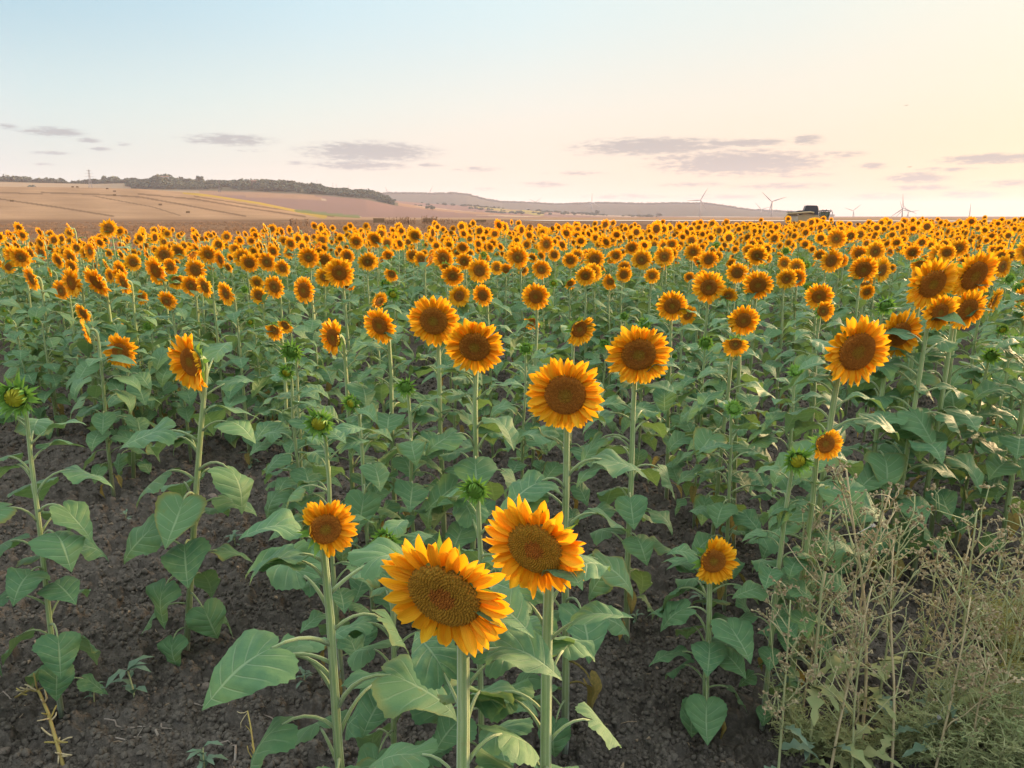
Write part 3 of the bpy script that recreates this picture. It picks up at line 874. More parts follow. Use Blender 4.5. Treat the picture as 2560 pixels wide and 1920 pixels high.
# region, x, y, diameter (region pixels, 3.456 per photo pixel), kind, options
HAND = [
 # frontmost
 ('E', 1625, 1690, 1150, 'F', dict(L='biggest sunflower, in the very front, ochre disc with reddish middle', s='biggest front sunflower', faz=20, down=17, Dm=.262, rd=.275, disc='o', ls=.80, nl=30)),
 ('F', 200, 1280, 900, 'F', dict(L='second big sunflower of the front pair, behind the biggest bloom', s='second front sunflower', faz=25, down=12, Dm=.255, rd=.265, disc='o', ls=.80, nl=30)),
 ('E', 600, 1115, 520, 'P', dict(L='half-opened sunflower with curled petals over its lower disc, left of the front pair', s='curled front sunflower', faz=-22, down=2, Dm=.19, half=(3.6, .35), ls=1.08)),
 ('F', 1740, 1390, 400, 'P', dict(L='small half-opened sunflower with green bracts on one side, next to the dry weeds', s='half-open weed-side sunflower', faz=2, down=0, Dm=.16, half=(2.9, .5), ls=.9, base=(1525, 1570))),
 ('E', 1115, 1210, 280, 'BY', dict(L='spiky green bud with yellow middle peeking over the biggest front bloom', s='bud above the biggest bloom', faz=10)),
 ('E', 1890, 780, 300, 'BG', dict(L='spiky green bud leaning from its stem above the front pair of blooms', s='spiky green bud')),
 ('C', 460, 1270, 640, 'F', dict(L='big frontal sunflower with brown disc, third nearest to the camera in the middle', s='middle big sunflower', faz=8, rd=.265, disc='b', ls=1.1)),
 ('C', 1095, 920, 530, 'F', dict(L='big sunflower with a greenish eye, right behind the middle big bloom', s='green-eyed big sunflower', faz=2, rd=.262, base=(1353, 1384))),
 ('D', 770, 895, 580, 'F', dict(L='big sunflower with plain brown disc, front one of the right-hand cluster', s='front bloom of the cluster', faz=-12, rd=.28, disc='b', ls=1.1, nl=26)),
 ('D', 1140, 745, 420, 'F', dict(L='sunflower tucked behind the front bloom of the right-hand cluster', s='tucked cluster bloom', faz=-14, ls=1.15, nl=26)),
 ('D', 1420, 310, 450, 'F', dict(L='large sunflower with orange ring in its disc, upper left of the right-hand cluster', s='orange-ringed cluster bloom', faz=-12, ls=1.15, nl=24, D=.25)),
 ('D', 1780, 240, 440, 'F', dict(L='largest and topmost sunflower of the right-hand cluster, wide dark disc', s='topmost cluster bloom', faz=-16, rd=.28, disc='b', ls=1.15, nl=24, D=.25)),
 ('D', 1720, 530, 360, 'F', dict(L='sunflower under the topmost bloom of the right-hand cluster', s='under-top cluster bloom', faz=-14, ls=1.15, nl=24, D=.188)),
 ('D', 1485, 555, 310, 'F', dict(L='small sunflower overlapping its neighbour low in the right-hand cluster', s='small cluster bloom', faz=-10, ls=1.15, nl=24, D=.152)),
 ('D', 1950, 450, 220, 'F', dict(L='half-hidden sunflower peeping out behind the right-hand cluster', s='hidden cluster bloom', faz=-40, ls=1.1)),
 ('B', 1890, 855, 490, 'F', dict(L='large round sunflower, lower bloom of the central twin pair', s='lower twin bloom', faz=5, rd=.26, ls=1.05)),
 ('B', 1535, 630, 430, 'F', dict(L='large sunflower with deep orange right petals, upper bloom of the central twin pair', s='upper twin bloom', faz=8, rd=.27)),
 ('B', 1070, 670, 310, 'F', dict(L='sunflower turned aside on a leaning stem, left of the central twin pair', s='leaning-stem bloom', faz=28)),
 ('B', 670, 775, 310, 'P', dict(L='tilted sunflower with curled petals beside its thick reddish stem', s='tilted curled bloom', faz=34, half=(-.4, .45))),
 ('A', 1650, 985, 380, 'P', dict(L='sunflower seen almost from its side on a tall bare soil stem at the left', s='side-turned bloom', faz=28, down=4, half=(.2, .5), base=(400, 1415), ls=1.18, D=.21, nl=27)),
 ('A', 1040, 895, 295, 'F', dict(L='round frontal sunflower with green eye, standing alone above bare soil at the left', s='lone round bloom', faz=8, base=(288, 1035))),
 ('A', 135, 1290, 330, 'BY', dict(L='large opening bud with yellow tuft at the left edge on a tall leaning stem', s='large left-edge bud', faz=-8, down=0, base=(132, 1538), ls=1.2, D=.148, nl=27)),
 ('B', 545, 1510, 300, 'BY', dict(L='round green bud with a yellow-green face, lowest bud left of the middle', s='round green-faced bud', faz=5, ls=.95)),
 ('B', 310, 890, 230, 'BG', dict(L='spiky green bud above a leaner bud on twin stems', s='upper twin bud', faz=10)),
 ('B', 265, 1075, 170, 'BY', dict(L='small yellow-hearted bud just beneath the spiky twin bud', s='lower twin bud', faz=12)),
 ('B', 825, 1340, 190, 'BY', dict(L='bud shedding a few first yellow petals downward', s='petal-shedding bud', faz=25)),
 ('B', 1295, 1200, 200, 'BG', dict(L='closed spiky bud below the leaning-stem bloom', s='closed spiky bud', faz=5)),
 ('C', 580, 700, 290, 'P', dict(L='half-opened sunflower ringed by long bracts, above the middle big bloom', s='bract-ringed bloom', faz=-20, half=(2.4, .0))),
 ('D', 2350, 470, 340, 'F', dict(L='leafy sunflower cut by the right edge, farthest of three, head out of view', s='far right-edge leafy sunflower', faz=-14, ls=1.1, nl=25)),
 ('D', 2440, 700, 400, 'F', dict(L='leafy sunflower cut by the right edge, middle one of three, head out of view', s='middle right-edge leafy sunflower', faz=-14, ls=1.1, nl=25)),
 ('D', 2330, 250, 300, 'F', dict(L='leafy sunflower cut by the right edge just behind the cluster, only its leaves in view', s='rear right-edge leafy sunflower', faz=-14, ls=1.1, nl=25)),
 ('D', 1930, 930, 170, 'BG', dict(L='green bud standing in the leaves beneath the right-hand cluster', s='cluster-side bud', ls=1.15, nl=24)),
 ('C', 1915, 1390, 180, 'BG', dict(L='flat-topped green bud low at the right of the green-eyed bloom', s='flat-topped bud', faz=0, down=-40)),
 ('C', 1675, 820, 150, 'BG', dict(L='closed green bud on a straight stem right of the green-eyed bloom', s='straight-stemmed bud')),
 ('D', 245, 1070, 170, 'BG', dict(L='leafy unopened bud on a slim stem before the right-hand cluster', s='leafy slim bud', down=-50)),
 ('D', 495, 1690, 290, 'P', dict(L='half-opened sunflower with long green bracts above the dry weeds', s='bracted bloom over weeds', D=.105, ls=.6, faz=-2, down=-4, half=(2.6, .1))),
 ('D', 255, 1835, 290, 'BY', dict(L='opening bud with yellow centre in the dry weeds', s='opening bud in weeds', faz=5, ls=.72, D=.105)),
 ('D', 1015, 500, 190, 'BG', dict(L='fat green bud with long bracts above the front cluster bloom', s='fat green bud')),
 ('D', 2025, 705, 120, 'BY', {}), ('D', 2130, 805, 150, 'BG', {}), ('D', 670, 605, 70, 'BG', {}), ('D', 2190, 430, 190, 'P', dict(L='half-opened sunflower cut by the right edge of the view', s='right-edge bloom', faz=-20, half=(1, .3))),
 # second row
 ('C', 1385, 500, 260, 'F', dict(L='sunflower with brown-ringed disc, front one of an overlapping pair right of centre', s='brown-ringed pair bloom')),
 ('C', 1520, 580, 175, 'F', dict(L='smaller sunflower half behind the brown-ringed pair bloom', s='smaller pair bloom', faz=-25)),
 ('C', 2000, 625, 260, 'F', dict(L='frontal sunflower above a smaller drooping one, right of centre', s='upper stacked bloom')),
 ('C', 1930, 830, 220, 'P', dict(L='small drooping sunflower directly below the upper stacked bloom', s='lower stacked bloom', half=(-1.2, .4))),
 ('C', 1700, 340, 270, 'F', dict(L='broad sunflower with dark disc behind the brown-ringed pair', s='broad dark-disc bloom')),
 ('C', 2125, 320, 250, 'F', dict(L='broad sunflower right of the broad dark-disc bloom', s='second broad bloom')),
 ('C', 1870, 410, 150, 'P', {}), ('C', 1945, 215, 180, 'F', {}), ('C', 205, 420, 230, 'F', dict(L='single sunflower with brown disc above a small half-open one, in the middle', s='single mid bloom')),
 ('C', 175, 640, 140, 'P', dict(L='small half-open sunflower beneath the single mid bloom', s='small mid half-bloom', half=(-2, .2))),
 ('C', 635, 240, 175, 'F', {}), ('C', 695, 215, 170, 'F', {}), ('C', 850, 290, 140, 'P', {}), ('C', 965, 230, 140, 'F', {}), ('C', 1210, 240, 130, 'F', {}),
 ('C', 500, 305, 110, 'P', {}), ('C', 255, 185, 165, 'F', {}), ('C', 50, 80, 195, 'F', {}), ('C', 505, 105, 140, 'F', {}), ('C', 715, 100, 175, 'F', {}),
 ('C', 1120, 100, 175, 'F', {}), ('C', 1315, 75, 170, 'F', {}), ('C', 1565, 35, 155, 'F', {}), ('C', 1700, 100, 160, 'F', {}), ('C', 2115, 25, 130, 'F', {}), ('C', 2190, 90, 110, 'F', {}),
 ('C', 365, 60, 110, 'F', {}), ('C', 95, 190, 100, 'F', {}), ('C', 970, 165, 110, 'F', {}), ('C', 1280, 160, 95, 'F', {}),
 ('C', 1330, 145, 80, 'BG', {}), ('C', 1140, 290, 80, 'BY', {}), ('C', 360, 305, 85, 'BY', {}), ('C', 1150, 655, 130, 'BG', {}), ('C', 970, 590, 90, 'BG', {}), ('C', 800, 830, 110, 'BG', {}), ('C', 1395, 930, 90, 'BG', {}), ('C', 120, 870, 140, 'BG', {}),
 ('B', 1755, 415, 190, 'F', dict(L='sunflower with thin sparse petals above the central twin pair', s='thin-petalled bloom', faz=-20)),
 ('B', 1960, 410, 185, 'F', dict(L='neat round sunflower right of the thin-petalled one', s='neat round bloom')),
 ('B', 1700, 240, 185, 'F', {}), ('B', 1930, 195, 205, 'F', {}), ('B', 1620, 90, 185, 'F', {}), ('B', 1800, 115, 150, 'F', {}), ('B', 1430, 100, 140, 'F', {}), ('B', 2160, 190, 120, 'P', {}),
 ('B', 1175, 225, 130, 'P', {}), ('B', 1145, 70, 115, 'P', {}), ('B', 1010, 110, 140, 'F', dict(faz=35)), ('B', 1120, 310, 110, 'BY', {}), ('B', 1185, 400, 140, 'BY', {}), ('B', 1065, 465, 170, 'P', dict(faz=-50)),
 ('B', 720, 215, 255, 'F', dict(L='broad sunflower in front of a knot of smaller blooms, left of centre', s='broad knot bloom', faz=4)),
 ('B', 590, 250, 160, 'F', {}), ('B', 590, 105, 160, 'F', {}), ('B', 455, 80, 180, 'F', {}), ('B', 790, 70, 130, 'F', {}), ('B', 830, 300, 80, 'F', {}),
 ('B', 415, 365, 230, 'F', dict(L='sunflower with oval disc standing clear left of the broad knot bloom', s='oval-disc bloom', faz=30)),
 ('B', 160, 335, 195, 'F', {}), ('B', 25, 410, 155, 'F', {}), ('B', 10, 300, 130, 'F', {}), ('B', 230, 175, 150, 'F', {}), ('B', 95, 120, 170, 'F', {}), ('B', 160, 705, 190, 'P', dict(L='half-open sunflower with a green knot in its disc, above the twin buds', s='green-knotted bloom', faz=25, half=(.6, .3))), ('B', 255, 665, 150, 'P', {}),
 ('B', 905, 265, 50, 'BG', {}), ('B', 140, 945, 90, 'BG', {}), ('B', 1960, 1130, 90, 'BG', {}),
 ('A', 1955, 395, 205, 'F', dict(L='oval sunflower standing clear in the left second row', s='clear left bloom', faz=35)),
 ('A', 1655, 325, 180, 'F', {}), ('A', 1770, 335, 195, 'F', dict(faz=35)), ('A', 1690, 190, 190, 'F', {}), ('A', 1440, 460, 180, 'P', {}), ('A', 1220, 425, 125, 'P', {}),
 ('A', 1345, 195, 245, 'F', dict(L='broad oval sunflower high in the left crowd', s='broad left bloom', faz=30)),
 ('A', 1475, 160, 150, 'F', {}), ('A', 1070, 300, 200, 'F', dict(faz=35)), ('A', 1040, 190, 150, 'F', {}), ('A', 955, 240, 130, 'F', {}), ('A', 1150, 125, 145, 'F', {}),
 ('A', 830, 295, 270, 'F', dict(L='wide nodding sunflower, right one of the broad left-hand twins', s='right broad twin', faz=30, down=28)),
 ('A', 620, 300, 250, 'F', dict(L='wide sunflower, left one of the broad left-hand twins', s='left broad twin', faz=30)),
 ('A', 620, 160, 130, 'F', {}), ('A', 610, 85, 160, 'F', {}), ('A', 275, 265, 205, 'F', dict(L='tilted sunflower standing clear near the left edge', s='clear left-edge bloom', faz=35)), ('A', 435, 200, 95, 'P', dict(faz=50)),
 ('A', 115, 75, 180, 'F', {}), ('A', 75, 165, 115, 'F', {}), ('A', 265, 55, 145, 'F', {}), ('A', 355, 35, 135, 'F', {}), ('A', 505, 110, 145, 'F', {}), ('A', 750, 55, 140, 'F', {}), ('A', 1420, 60, 165, 'F', {}),
 ('A', 1800, 55, 165, 'F', {}), ('A', 1905, 100, 150, 'F', dict(faz=40)), ('A', 2100, 85, 175, 'F', {}), ('A', 1665, 85, 140, 'F', dict(faz=40)), ('A', 1540, 30, 140, 'F', {}), ('A', 1970, 170, 95, 'P', {}),
 ('A', 720, 565, 175, 'F', dict(L='sunflower peeping over a narrower one, left of the lone round bloom', s='peeping left bloom', faz=30, down=20)),
 ('A', 745, 715, 215, 'F', dict(L='narrow turned sunflower in front of the peeping left bloom', s='narrow turned bloom', faz=62)),
 ('A', 1080, 710, 120, 'P', dict(L='small unfolding sunflower just above the lone round bloom', s='small unfolding bloom', faz=50)),
 ('A', 45, 545, 80, 'BY', {}), ('A', 80, 630, 95, 'BY', {}), ('A', 315, 630, 95, 'BY', {}), ('A', 240, 745, 70, 'BY', {}), ('A', 1280, 680, 95, 'BG', {}), ('A', 2165, 640, 95, 'BY', {}), ('A', 525, 1165, 70, 'BG', {}), ('A', 2115, 360, 80, 'BG', {}),
 ('D', 545, 110, 205, 'F', dict(L='sunflower half covering another, behind the cluster towards the harvester', s='half-covering bloom')), ('D', 630, 110, 120, 'F', {}), ('D', 160, 265, 185, 'F', {}), ('D', 250, 255, 155, 'F', {}),
 ('D', 440, 420, 230, 'F', dict(L='sunflower with tilted disc above a smaller one, left of the cluster', s='tilted stacked bloom', faz=10)), ('D', 475, 545, 185, 'P', dict(L='small sunflower with a pale petal across its disc, under the tilted stacked bloom', s='pale-petal bloom')),
 ('D', 825, 185, 240, 'F', dict(L='broad sunflower, front one of the pair above the fat green bud', s='front upper pair bloom')), ('D', 985, 190, 200, 'F', dict(L='broad sunflower, rear one of the pair above the fat green bud', s='rear upper pair bloom', faz=-25)),
 ('D', 790, 50, 145, 'F', {}), ('D', 925, 30, 175, 'F', {}), ('D', 1315, 140, 155, 'P', {}), ('D', 1475, 30, 115, 'F', {}), ('D', 1650, 0, 160, 'F', {}), ('D', 2025, 160, 185, 'F', dict(L='sunflower right behind the topmost cluster bloom', s='bloom behind the cluster top', faz=-20)),
 ('D', 100, 45, 65, 'BG', {}), ('D', 285, 105, 75, 'BG', {}), ('D', 415, 90, 65, 'BY', {}), ('D', 350, 335, 75, 'BY', {}), ('D', 1585, 95, 75, 'BG', {}),
]

ORD = ['nearest', 'second nearest', 'third nearest', 'fourth nearest', 'fifth nearest', 'sixth nearest', 'seventh nearest', 'eighth nearest', 'ninth nearest', 'tenth nearest', 'eleventh nearest', 'twelfth nearest', 'thirteenth nearest', 'fourteenth nearest', 'fifteenth nearest', 'sixteenth nearest', 'seventeenth nearest', 'eighteenth nearest']
rng = random.Random(77)
PLANTS = []        # (root, full x, full y, kind, label or None, short or None)
TAKEN = []         # ground positions
n_tier0 = 0
for reg, x, y, dm, kind, o in HAND:
    if kind == 'X': continue
    ox, oy = ORG[reg]
    xf, yf = ox + x / 3.456, oy + y / 3.456
    d = ray_full(xf, yf); dpx = dm / 3.456 * 0.4
    if kind == 'F': h0, dmin, dmax = 1.24, 0.15, 0.235
    elif kind == 'P': h0, dmin, dmax = 1.18, 0.12, 0.20
    else: h0, dmin, dmax = 1.08, 0.085, 0.165
    dmax = o.get('Dm', dmax)
    if 'D' in o: dmin = dmax = o['D']
    dep = (H - h0) / -d.z if d.z < -0.012 else 1e3
    D = dpx / FPX * dep
    if 'base' in o:                     # the foot shows: its distance is known
        bd = ray_disp(*o['base']); dep = (H / -bd.z) * bd.y / d.y
        D = o.get('D', dpx / FPX * dep)
    else:
        D = min(max(D, dmin), dmax)
        dep = D * FPX / dpx
    head = Vector((0, 0, H)) + d * dep
    if kind in 'FP': D *= 1.06
    if kind[0] != 'B' and 'base' not in o:
        if head.z > 1.62:
            dep = (H - 1.62) / -d.z if d.z < -0.01 else dep; D = 1.06 * dpx / FPX * dep; head = Vector((0, 0, H)) + d * dep
    down = R(o.get('down', 12 + rng.gauss(0, 5)))
    faz = R(o['faz']) if 'faz' in o else FACE_AZ + R(rng.gauss(4 if x + ox < 1000 else -6, 9))
    n = facing(faz, down)
    if 'base' in o:
        bd = ray_disp(*o['base']); b = Vector((0, 0, H)) + bd * (H / -bd.z)
        base = Vector((b.x, b.y, 0))
    else:
        base = Vector((head.x - n.x * 0.07 * (D / .2) + rng.uniform(-0.05, 0.05), head.y - n.y * 0.09 + rng.uniform(-0.04, 0.04), 0))
    base.z = float(ground_base(base.x, base.y))
    big = dpx > 26
    tier = 0 if (big and kind in 'FP') else (1 if math.hypot(base.x, base.y) < 4.6 else 2)
    disc = {'o': M_DISC_OCHRE, 'b': M_DISC_DARK}.get(o.get('disc'), M_DISC)
    nm = 'sunflower' if kind in 'FP' else 'sunflower_bud'
    root = make_plant(base, head, n, D, kind, rng, tier, rng.uniform(-3, 3) if 'half' not in o else 0.0, o.get('half'), leaf_scale=o.get('ls', 1.0) * (0.85 if kind[0] == 'B' else 1.0), rd=o.get('rd'), disc=disc, dry=0.25, name=nm, pale=(reg == 'F' and y == 1280), nleaf=o.get('nl'))
    PLANTS.append([root, xf, yf, kind, o.get('L'), o.get('s')])
    TAKEN.append((base.x, base.y))

# ------------------------------------------------------------------ the rest of the field, in drilled rows
rng = random.Random(303)
spots = []
yy = 1.8
tk = np.array(TAKEN)
while yy < 62:
    step_y = 0.66
    xmax = yy * 0.95 + 4
    xx = -xmax
    while xx < xmax:
        xx += (0.58 if yy < 10 else 0.44) * rng.uniform(0.7, 1.3)
        px, py = xx, yy + rng.uniform(-0.16, 0.16)
        if py > field_edge(px) + rng.uniform(-1.5, 1.5): continue
        r = math.hypot(px, py)
        azd = abs(math.degrees(math.atan2(px, py)))
        if azd < 37.5 and r < 7.6: continue
        if azd >= 37.5 and r < 3.0: continue
        if np.min((tk[:, 0] - px) ** 2 + (tk[:, 1] - py) ** 2) < 0.35 ** 2: continue
        if rng.random() < 0.06: continue
        spots.append((r, px, py, azd))
    yy += step_y if yy < 10 else 0.56
in_view = sorted([s for s in spots if s[3] < 35.0])
out_view = [s for s in spots if s[3] >= 35.0]
N_IND = max(0, 300 - len(PLANTS))
near, rest = in_view[:N_IND], in_view[N_IND:] + out_view


def rand_kind(rng, r):
    q = rng.random()
    if q < 0.80: return 'F'
    if q < 0.89: return 'P'
    return 'BG' if q < 0.95 else 'BY'


def rand_plant(rng, base, kind, name, tier=2):
    D = {'F': min(0.26, max(0.13, rng.gauss(0.20, 0.035))), 'P': rng.uniform(0.12, 0.19)}.get(kind, rng.uniform(0.085, 0.12))
    hgt = rng.gauss(1.23, 0.10) if kind in 'FP' else rng.gauss(1.10, 0.09)
    turn = rng.gauss(3, 15) if rng.random() > 0.10 else rng.choice((-1, 1)) * rng.uniform(45, 95)
    n = facing(FACE_AZ + R(turn), R(rng.gauss(14, 11)))
    head = Vector(base) + Vector((n.x * 0.07 + rng.uniform(-0.05, 0.05), n.y * 0.07, hgt))
    return make_plant(base, head, n, D, kind, rng, tier, rng.uniform(-3, 3), name=name, nleaf=rng.randint(15, 19), leaf_scale=0.92 if kind[0] == 'B' else 1.08, dry=0.15)


def copy_tree(o, parent=None):
    c = o.copy()
    COL.objects.link(c)
    c.parent = parent
    for ch in o.children: copy_tree(ch, c)
    return c


protos = {}
COUNT = {}
for i, (r, px, py, _a) in enumerate(near):
    kind = rand_kind(rng, r)
    base = (px, py, float(ground_base(px, py)))
    pool = protos.setdefault(kind, [])
    lim = {'F': 22, 'P': 6, 'BG': 5, 'BY': 5}[kind]
    nm = 'sunflower' if kind in 'FP' else 'sunflower_bud'
    if len(pool) < lim:
        root = rand_plant(rng, base, kind, nm)
        pool.append(root)
    else:
        root = copy_tree(rng.choice(pool))
        root.location = base
        root.rotation_euler.z = R(rng.gauss(0, 9))
        s = rng.uniform(0.90, 1.09)
        root.scale = (s, s, s * rng.uniform(0.97, 1.04))
    bpy.context.view_layer.update() if i == len(near) - 1 else None
    hz = base[2] + 1.27
    xf, yf, dep = project_full((px - 0.02, py - 0.07, hz))
    PLANTS.append([root, xf, yf, kind, None, None])

# labels: hand-written ones are landmarks; the others are named by the landmark they stand next to
LAND = [p for p in PLANTS if p[5]]
buckets = {}
for p in PLANTS:
    if p[4]: continue
    best = min(LAND, key=lambda q: (q[1] - p[1]) ** 2 + (1.6 * (q[2] - p[2])) ** 2)
    dx, dy = p[1] - best[1], p[2] - best[2]
    v = 'above' if dy < -12 else ('below' if dy > 12 else 'beside')
    hdir = ' left of' if dx < -25 else (' right of' if dx > 25 else '')
    dirw = {'beside': (hdir.strip() or 'touching')}.get(v, (v + ' and' + hdir) if hdir else v)
    buckets.setdefault((id(best), dirw, p[3]), []).append((dx * dx + dy * dy, p, best))
for (bid, dirw, kind), lst in buckets.items():
    lst.sort(key=lambda q: q[0])
    word = {'F': 'blooming sunflower', 'P': 'half-opened sunflower', 'BG': 'green sunflower bud', 'BY': 'yellow-tipped sunflower bud'}[kind]
    for k, (_d, p, best) in enumerate(lst):
        p[4] = f"{word} {dirw} the {best[5]}" + (f", {ORD[k]} there" if len(lst) > 1 and k < len(ORD) else (f", number {k + 1} counting away from it" if k >= len(ORD) else ''))
for p in PLANTS:
    tag(p[0], p[4], 'sunflower', 'sunflowers growing in the field' if p[3] in 'FP' else 'sunflower buds not yet open in the field')


# far part of the field: one object, plants set out as instances
def lowpoly_plant(rng, kind):
    mb = MB()
    D = {'F': min(0.26, max(0.15, rng.gauss(0.21, 0.03))), 'P': rng.uniform(0.13, 0.18)}.get(kind, 0.10)
    hgt = rng.gauss(1.22, 0.08) if kind in 'FP' else 1.08
    n = facing(FACE_AZ + R(rng.gauss(3, 14)), R(rng.gauss(14, 10)))
    head = Vector((n.x * 0.07, n.y * 0.07, hgt))
    pts = stem_curve(Vector((0, 0, 0)), head, n, D)
    mb.tube([pts[0], pts[3], pts[4], pts[7], pts[-1]], [0.014, 0.011, 0.010, 0.010, 0.010], 4, 1, cap=False)
    a = rng.uniform(0, 6)
    for i in range(12):
        f = 0.15 + 0.78 * i / 11
        a += 2.4 + rng.uniform(-.4, .4)
        size = 1.12 * rng.uniform(0.9, 1.1) * float(np.interp(f, [0, .12, .3, .6, .82, 1], [0.10, 0.12, 0.165, 0.165, 0.12, 0.08]))
        lf = leaf_mb(rng, 4, 1, False, psides=3, pseg=2, stalk=True, **leaf_params(rng, 'low' if f < .3 else ('mid' if f < .8 else 'top')))
        mb.join(lf, Matrix.Translation((0, 0, f * hgt)) @ Matrix.Rotation(a, 4, 'Z') @ Matrix.Diagonal((size, size, size, 1)))
    hd = MB()
    if kind in 'FP':
        rd = rng.uniform(0.24, 0.275)
        q = ring_mb(rng, rd, PETAL_MB_LO, None if kind == 'F' else (rng.uniform(-3, 3), 0.2), 13); q.m = [2] * len(q.f); hd.join(q)
        q = disc_mb(rd, 3, 12, 0.16, 3); hd.join(q)
        q = back_mb(rd, 4, 7); hd.join(q)
    else:
        q = disc_mb(0.25, 3, 8, 0.75, 5); hd.join(q); q = back_mb(0.25, 4, 7, 0.7); hd.join(q)
        for M in bract_mats(rng, 0.25, 9, 0.27, 0.7, 0.0, None, 0.6):
            e = MB(); e.join(rng.choice(BRACT_LO), M); e.m = [5] * len(e.f); hd.join(e)
    mb.join(hd, Matrix.Translation(head) @ frame(n, rng.uniform(-3, 3)) @ Matrix.Diagonal((D, D, D, 1)))
    return mb.mesh('field_plant', [M_LEAF, M_STEM, M_PETAL, M_DISC if rng.random() < .5 else M_DISC_DARK, M_BACK, M_BRACT])


def scatter_object(name, meshes, pts, rots, scales, idx):
    """one object that sets the given meshes out on points with geometry nodes"""
    src = bpy.data.collections.new(name + '_source')
    for k, me in enumerate(meshes):
        src.objects.link(bpy.data.objects.new(f'{name}_source_{k:02d}', me))
    me = bpy.data.meshes.new(name)
    me.from_pydata([tuple(p) for p in pts], [], [])
    a = me.attributes.new('rot', 'FLOAT_VECTOR', 'POINT'); a.data.foreach_set('vector', np.asarray(rots, np.float32).ravel())
    a = me.attributes.new('scl', 'FLOAT_VECTOR', 'POINT'); a.data.foreach_set('vector', np.asarray(scales, np.float32).ravel())
    a = me.attributes.new('idx', 'INT', 'POINT'); a.data.foreach_set('value', np.asarray(idx, np.int32))
    o = link(name, me)
    ng = bpy.data.node_groups.new(name, 'GeometryNodeTree')
    ng.interface.new_socket('Geometry', in_out='INPUT', socket_type='NodeSocketGeometry')
    ng.interface.new_socket('Geometry', in_out='OUTPUT', socket_type='NodeSocketGeometry')
    N = ng.nodes; L = ng.links
    gi = N.new('NodeGroupInput'); go = N.new('NodeGroupOutput')
    ci = N.new('GeometryNodeCollectionInfo'); ci.inputs[0].default_value = src
    ci.inputs['Separate Children'].default_value = True; ci.inputs['Reset Children'].default_value = True
    ip = N.new('GeometryNodeInstanceOnPoints'); ip.inputs['Pick Instance'].default_value = True
    def attr(nm, ty):
        q = N.new('GeometryNodeInputNamedAttribute'); q.data_type = ty; q.inputs[0].default_value = nm
        return q.outputs[0]
    L.new(gi.outputs[0], ip.inputs['Points']); L.new(ci.outputs[0], ip.inputs['Instance'])
    L.new(attr('idx', 'INT'), ip.inputs['Instance Index'])
    L.new(attr('rot', 'FLOAT_VECTOR'), ip.inputs['Rotation'])
    L.new(attr('scl', 'FLOAT_VECTOR'), ip.inputs['Scale'])
    L.new(ip.outputs[0], go.inputs[0])
    md = o.modifiers.new('scatter', 'NODES'); md.node_group = ng
    return o


rng = random.Random(9)
kinds = ['F'] * 22 + ['P'] * 4 + ['BG'] * 2
lows = [lowpoly_plant(rng, k) for k in kinds]
P_, R_, S_, I_ = [], [], [], []
for (r, px, py, _a) in rest:
    P_.append((px, py, float(ground_base(px, py))))
    R_.append((R(rng.gauss(0, 2)), R(rng.gauss(0, 2)), R(rng.gauss(0, 14))))
    s = min(1.16, max(0.84, rng.gauss(1.0, 0.07))); S_.append((s, s, s * rng.uniform(0.97, 1.05)))
    I_.append(rng.randrange(len(lows)))
o = scatter_object('sunflower_field', lows, P_, R_, S_, I_)
tag(o, 'distant mass of yellow sunflowers filling the field to its far edge', 'sunflower field', kind='stuff')


# ------------------------------------------------------------------ ground
def hash2(ix, iy, s):
    h = (ix.astype(np.int64) * 374761393 + iy.astype(np.int64) * 668265263 + s * 974634777) & 0x7fffffff
    h = (h ^ (h >> 13)) * 1274126177 & 0x7fffffff
    return ((h ^ (h >> 16)) & 0xffff) / 65535.0


def worley(x, y, cell, s=0):
    """distance to the nearest clod centre, with that clod's own random value"""
    gx, gy = np.floor(x / cell), np.floor(y / cell)
    best = np.full(x.shape, 9.0); val = np.zeros(x.shape)
    for i in (-1, 0, 1):
        for j in (-1, 0, 1):
            cx, cy = gx + i, gy + j
            px = (cx + 0.15 + 0.7 * hash2(cx, cy, s)) * cell; py = (cy + 0.15 + 0.7 * hash2(cx, cy, s + 7)) * cell
            d = np.hypot(x - px, y - py) / cell
            v = hash2(cx, cy, s + 3)
            m = d < best
            best = np.where(m, d, best); val = np.where(m, v, val)
    return best, val


def vnoise(x, y, cell, s=0):
    gx, gy = np.floor(x / cell), np.floor(y / cell)
    fx, fy = x / cell - gx, y / cell - gy
    fx = fx * fx * (3 - 2 * fx); fy = fy * fy * (3 - 2 * fy)
    a = hash2(gx, gy, s); b = hash2(gx + 1, gy, s); c = hash2(gx, gy + 1, s); d = hash2(gx + 1, gy + 1, s)
    return (a * (1 - fx) + b * fx) * (1 - fy) + (c * (1 - fx) + d * fx) * fy


def soil_height(x, y):
    fade = 1 - ss(7, 13, np.hypot(x, y))
    w1, v1 = worley(x, y, 0.075, 1)
    w2, v2 = worley(x, y, 0.030, 5)
    w3, v3 = worley(x, y, 0.019, 8)
    big = vnoise(x, y, 0.35, 3) * 0.030 + vnoise(x, y, 0.9, 4) * 0.03 - 0.045
    clod = 0.060 * np.clip(1 - 1.5 * w1 * w1, 0, 1) * (v1 > 0.45) * v1
    small = 0.028 * np.clip(1 - 1.3 * w2 * w2, 0, 1) * (0.3 + 0.7 * v2) + 0.010 * np.clip(1 - w3 * w3, 0, 1) * v3
    return (big + clod + small - 0.02) * fade - 0.01 * (1 - fade)


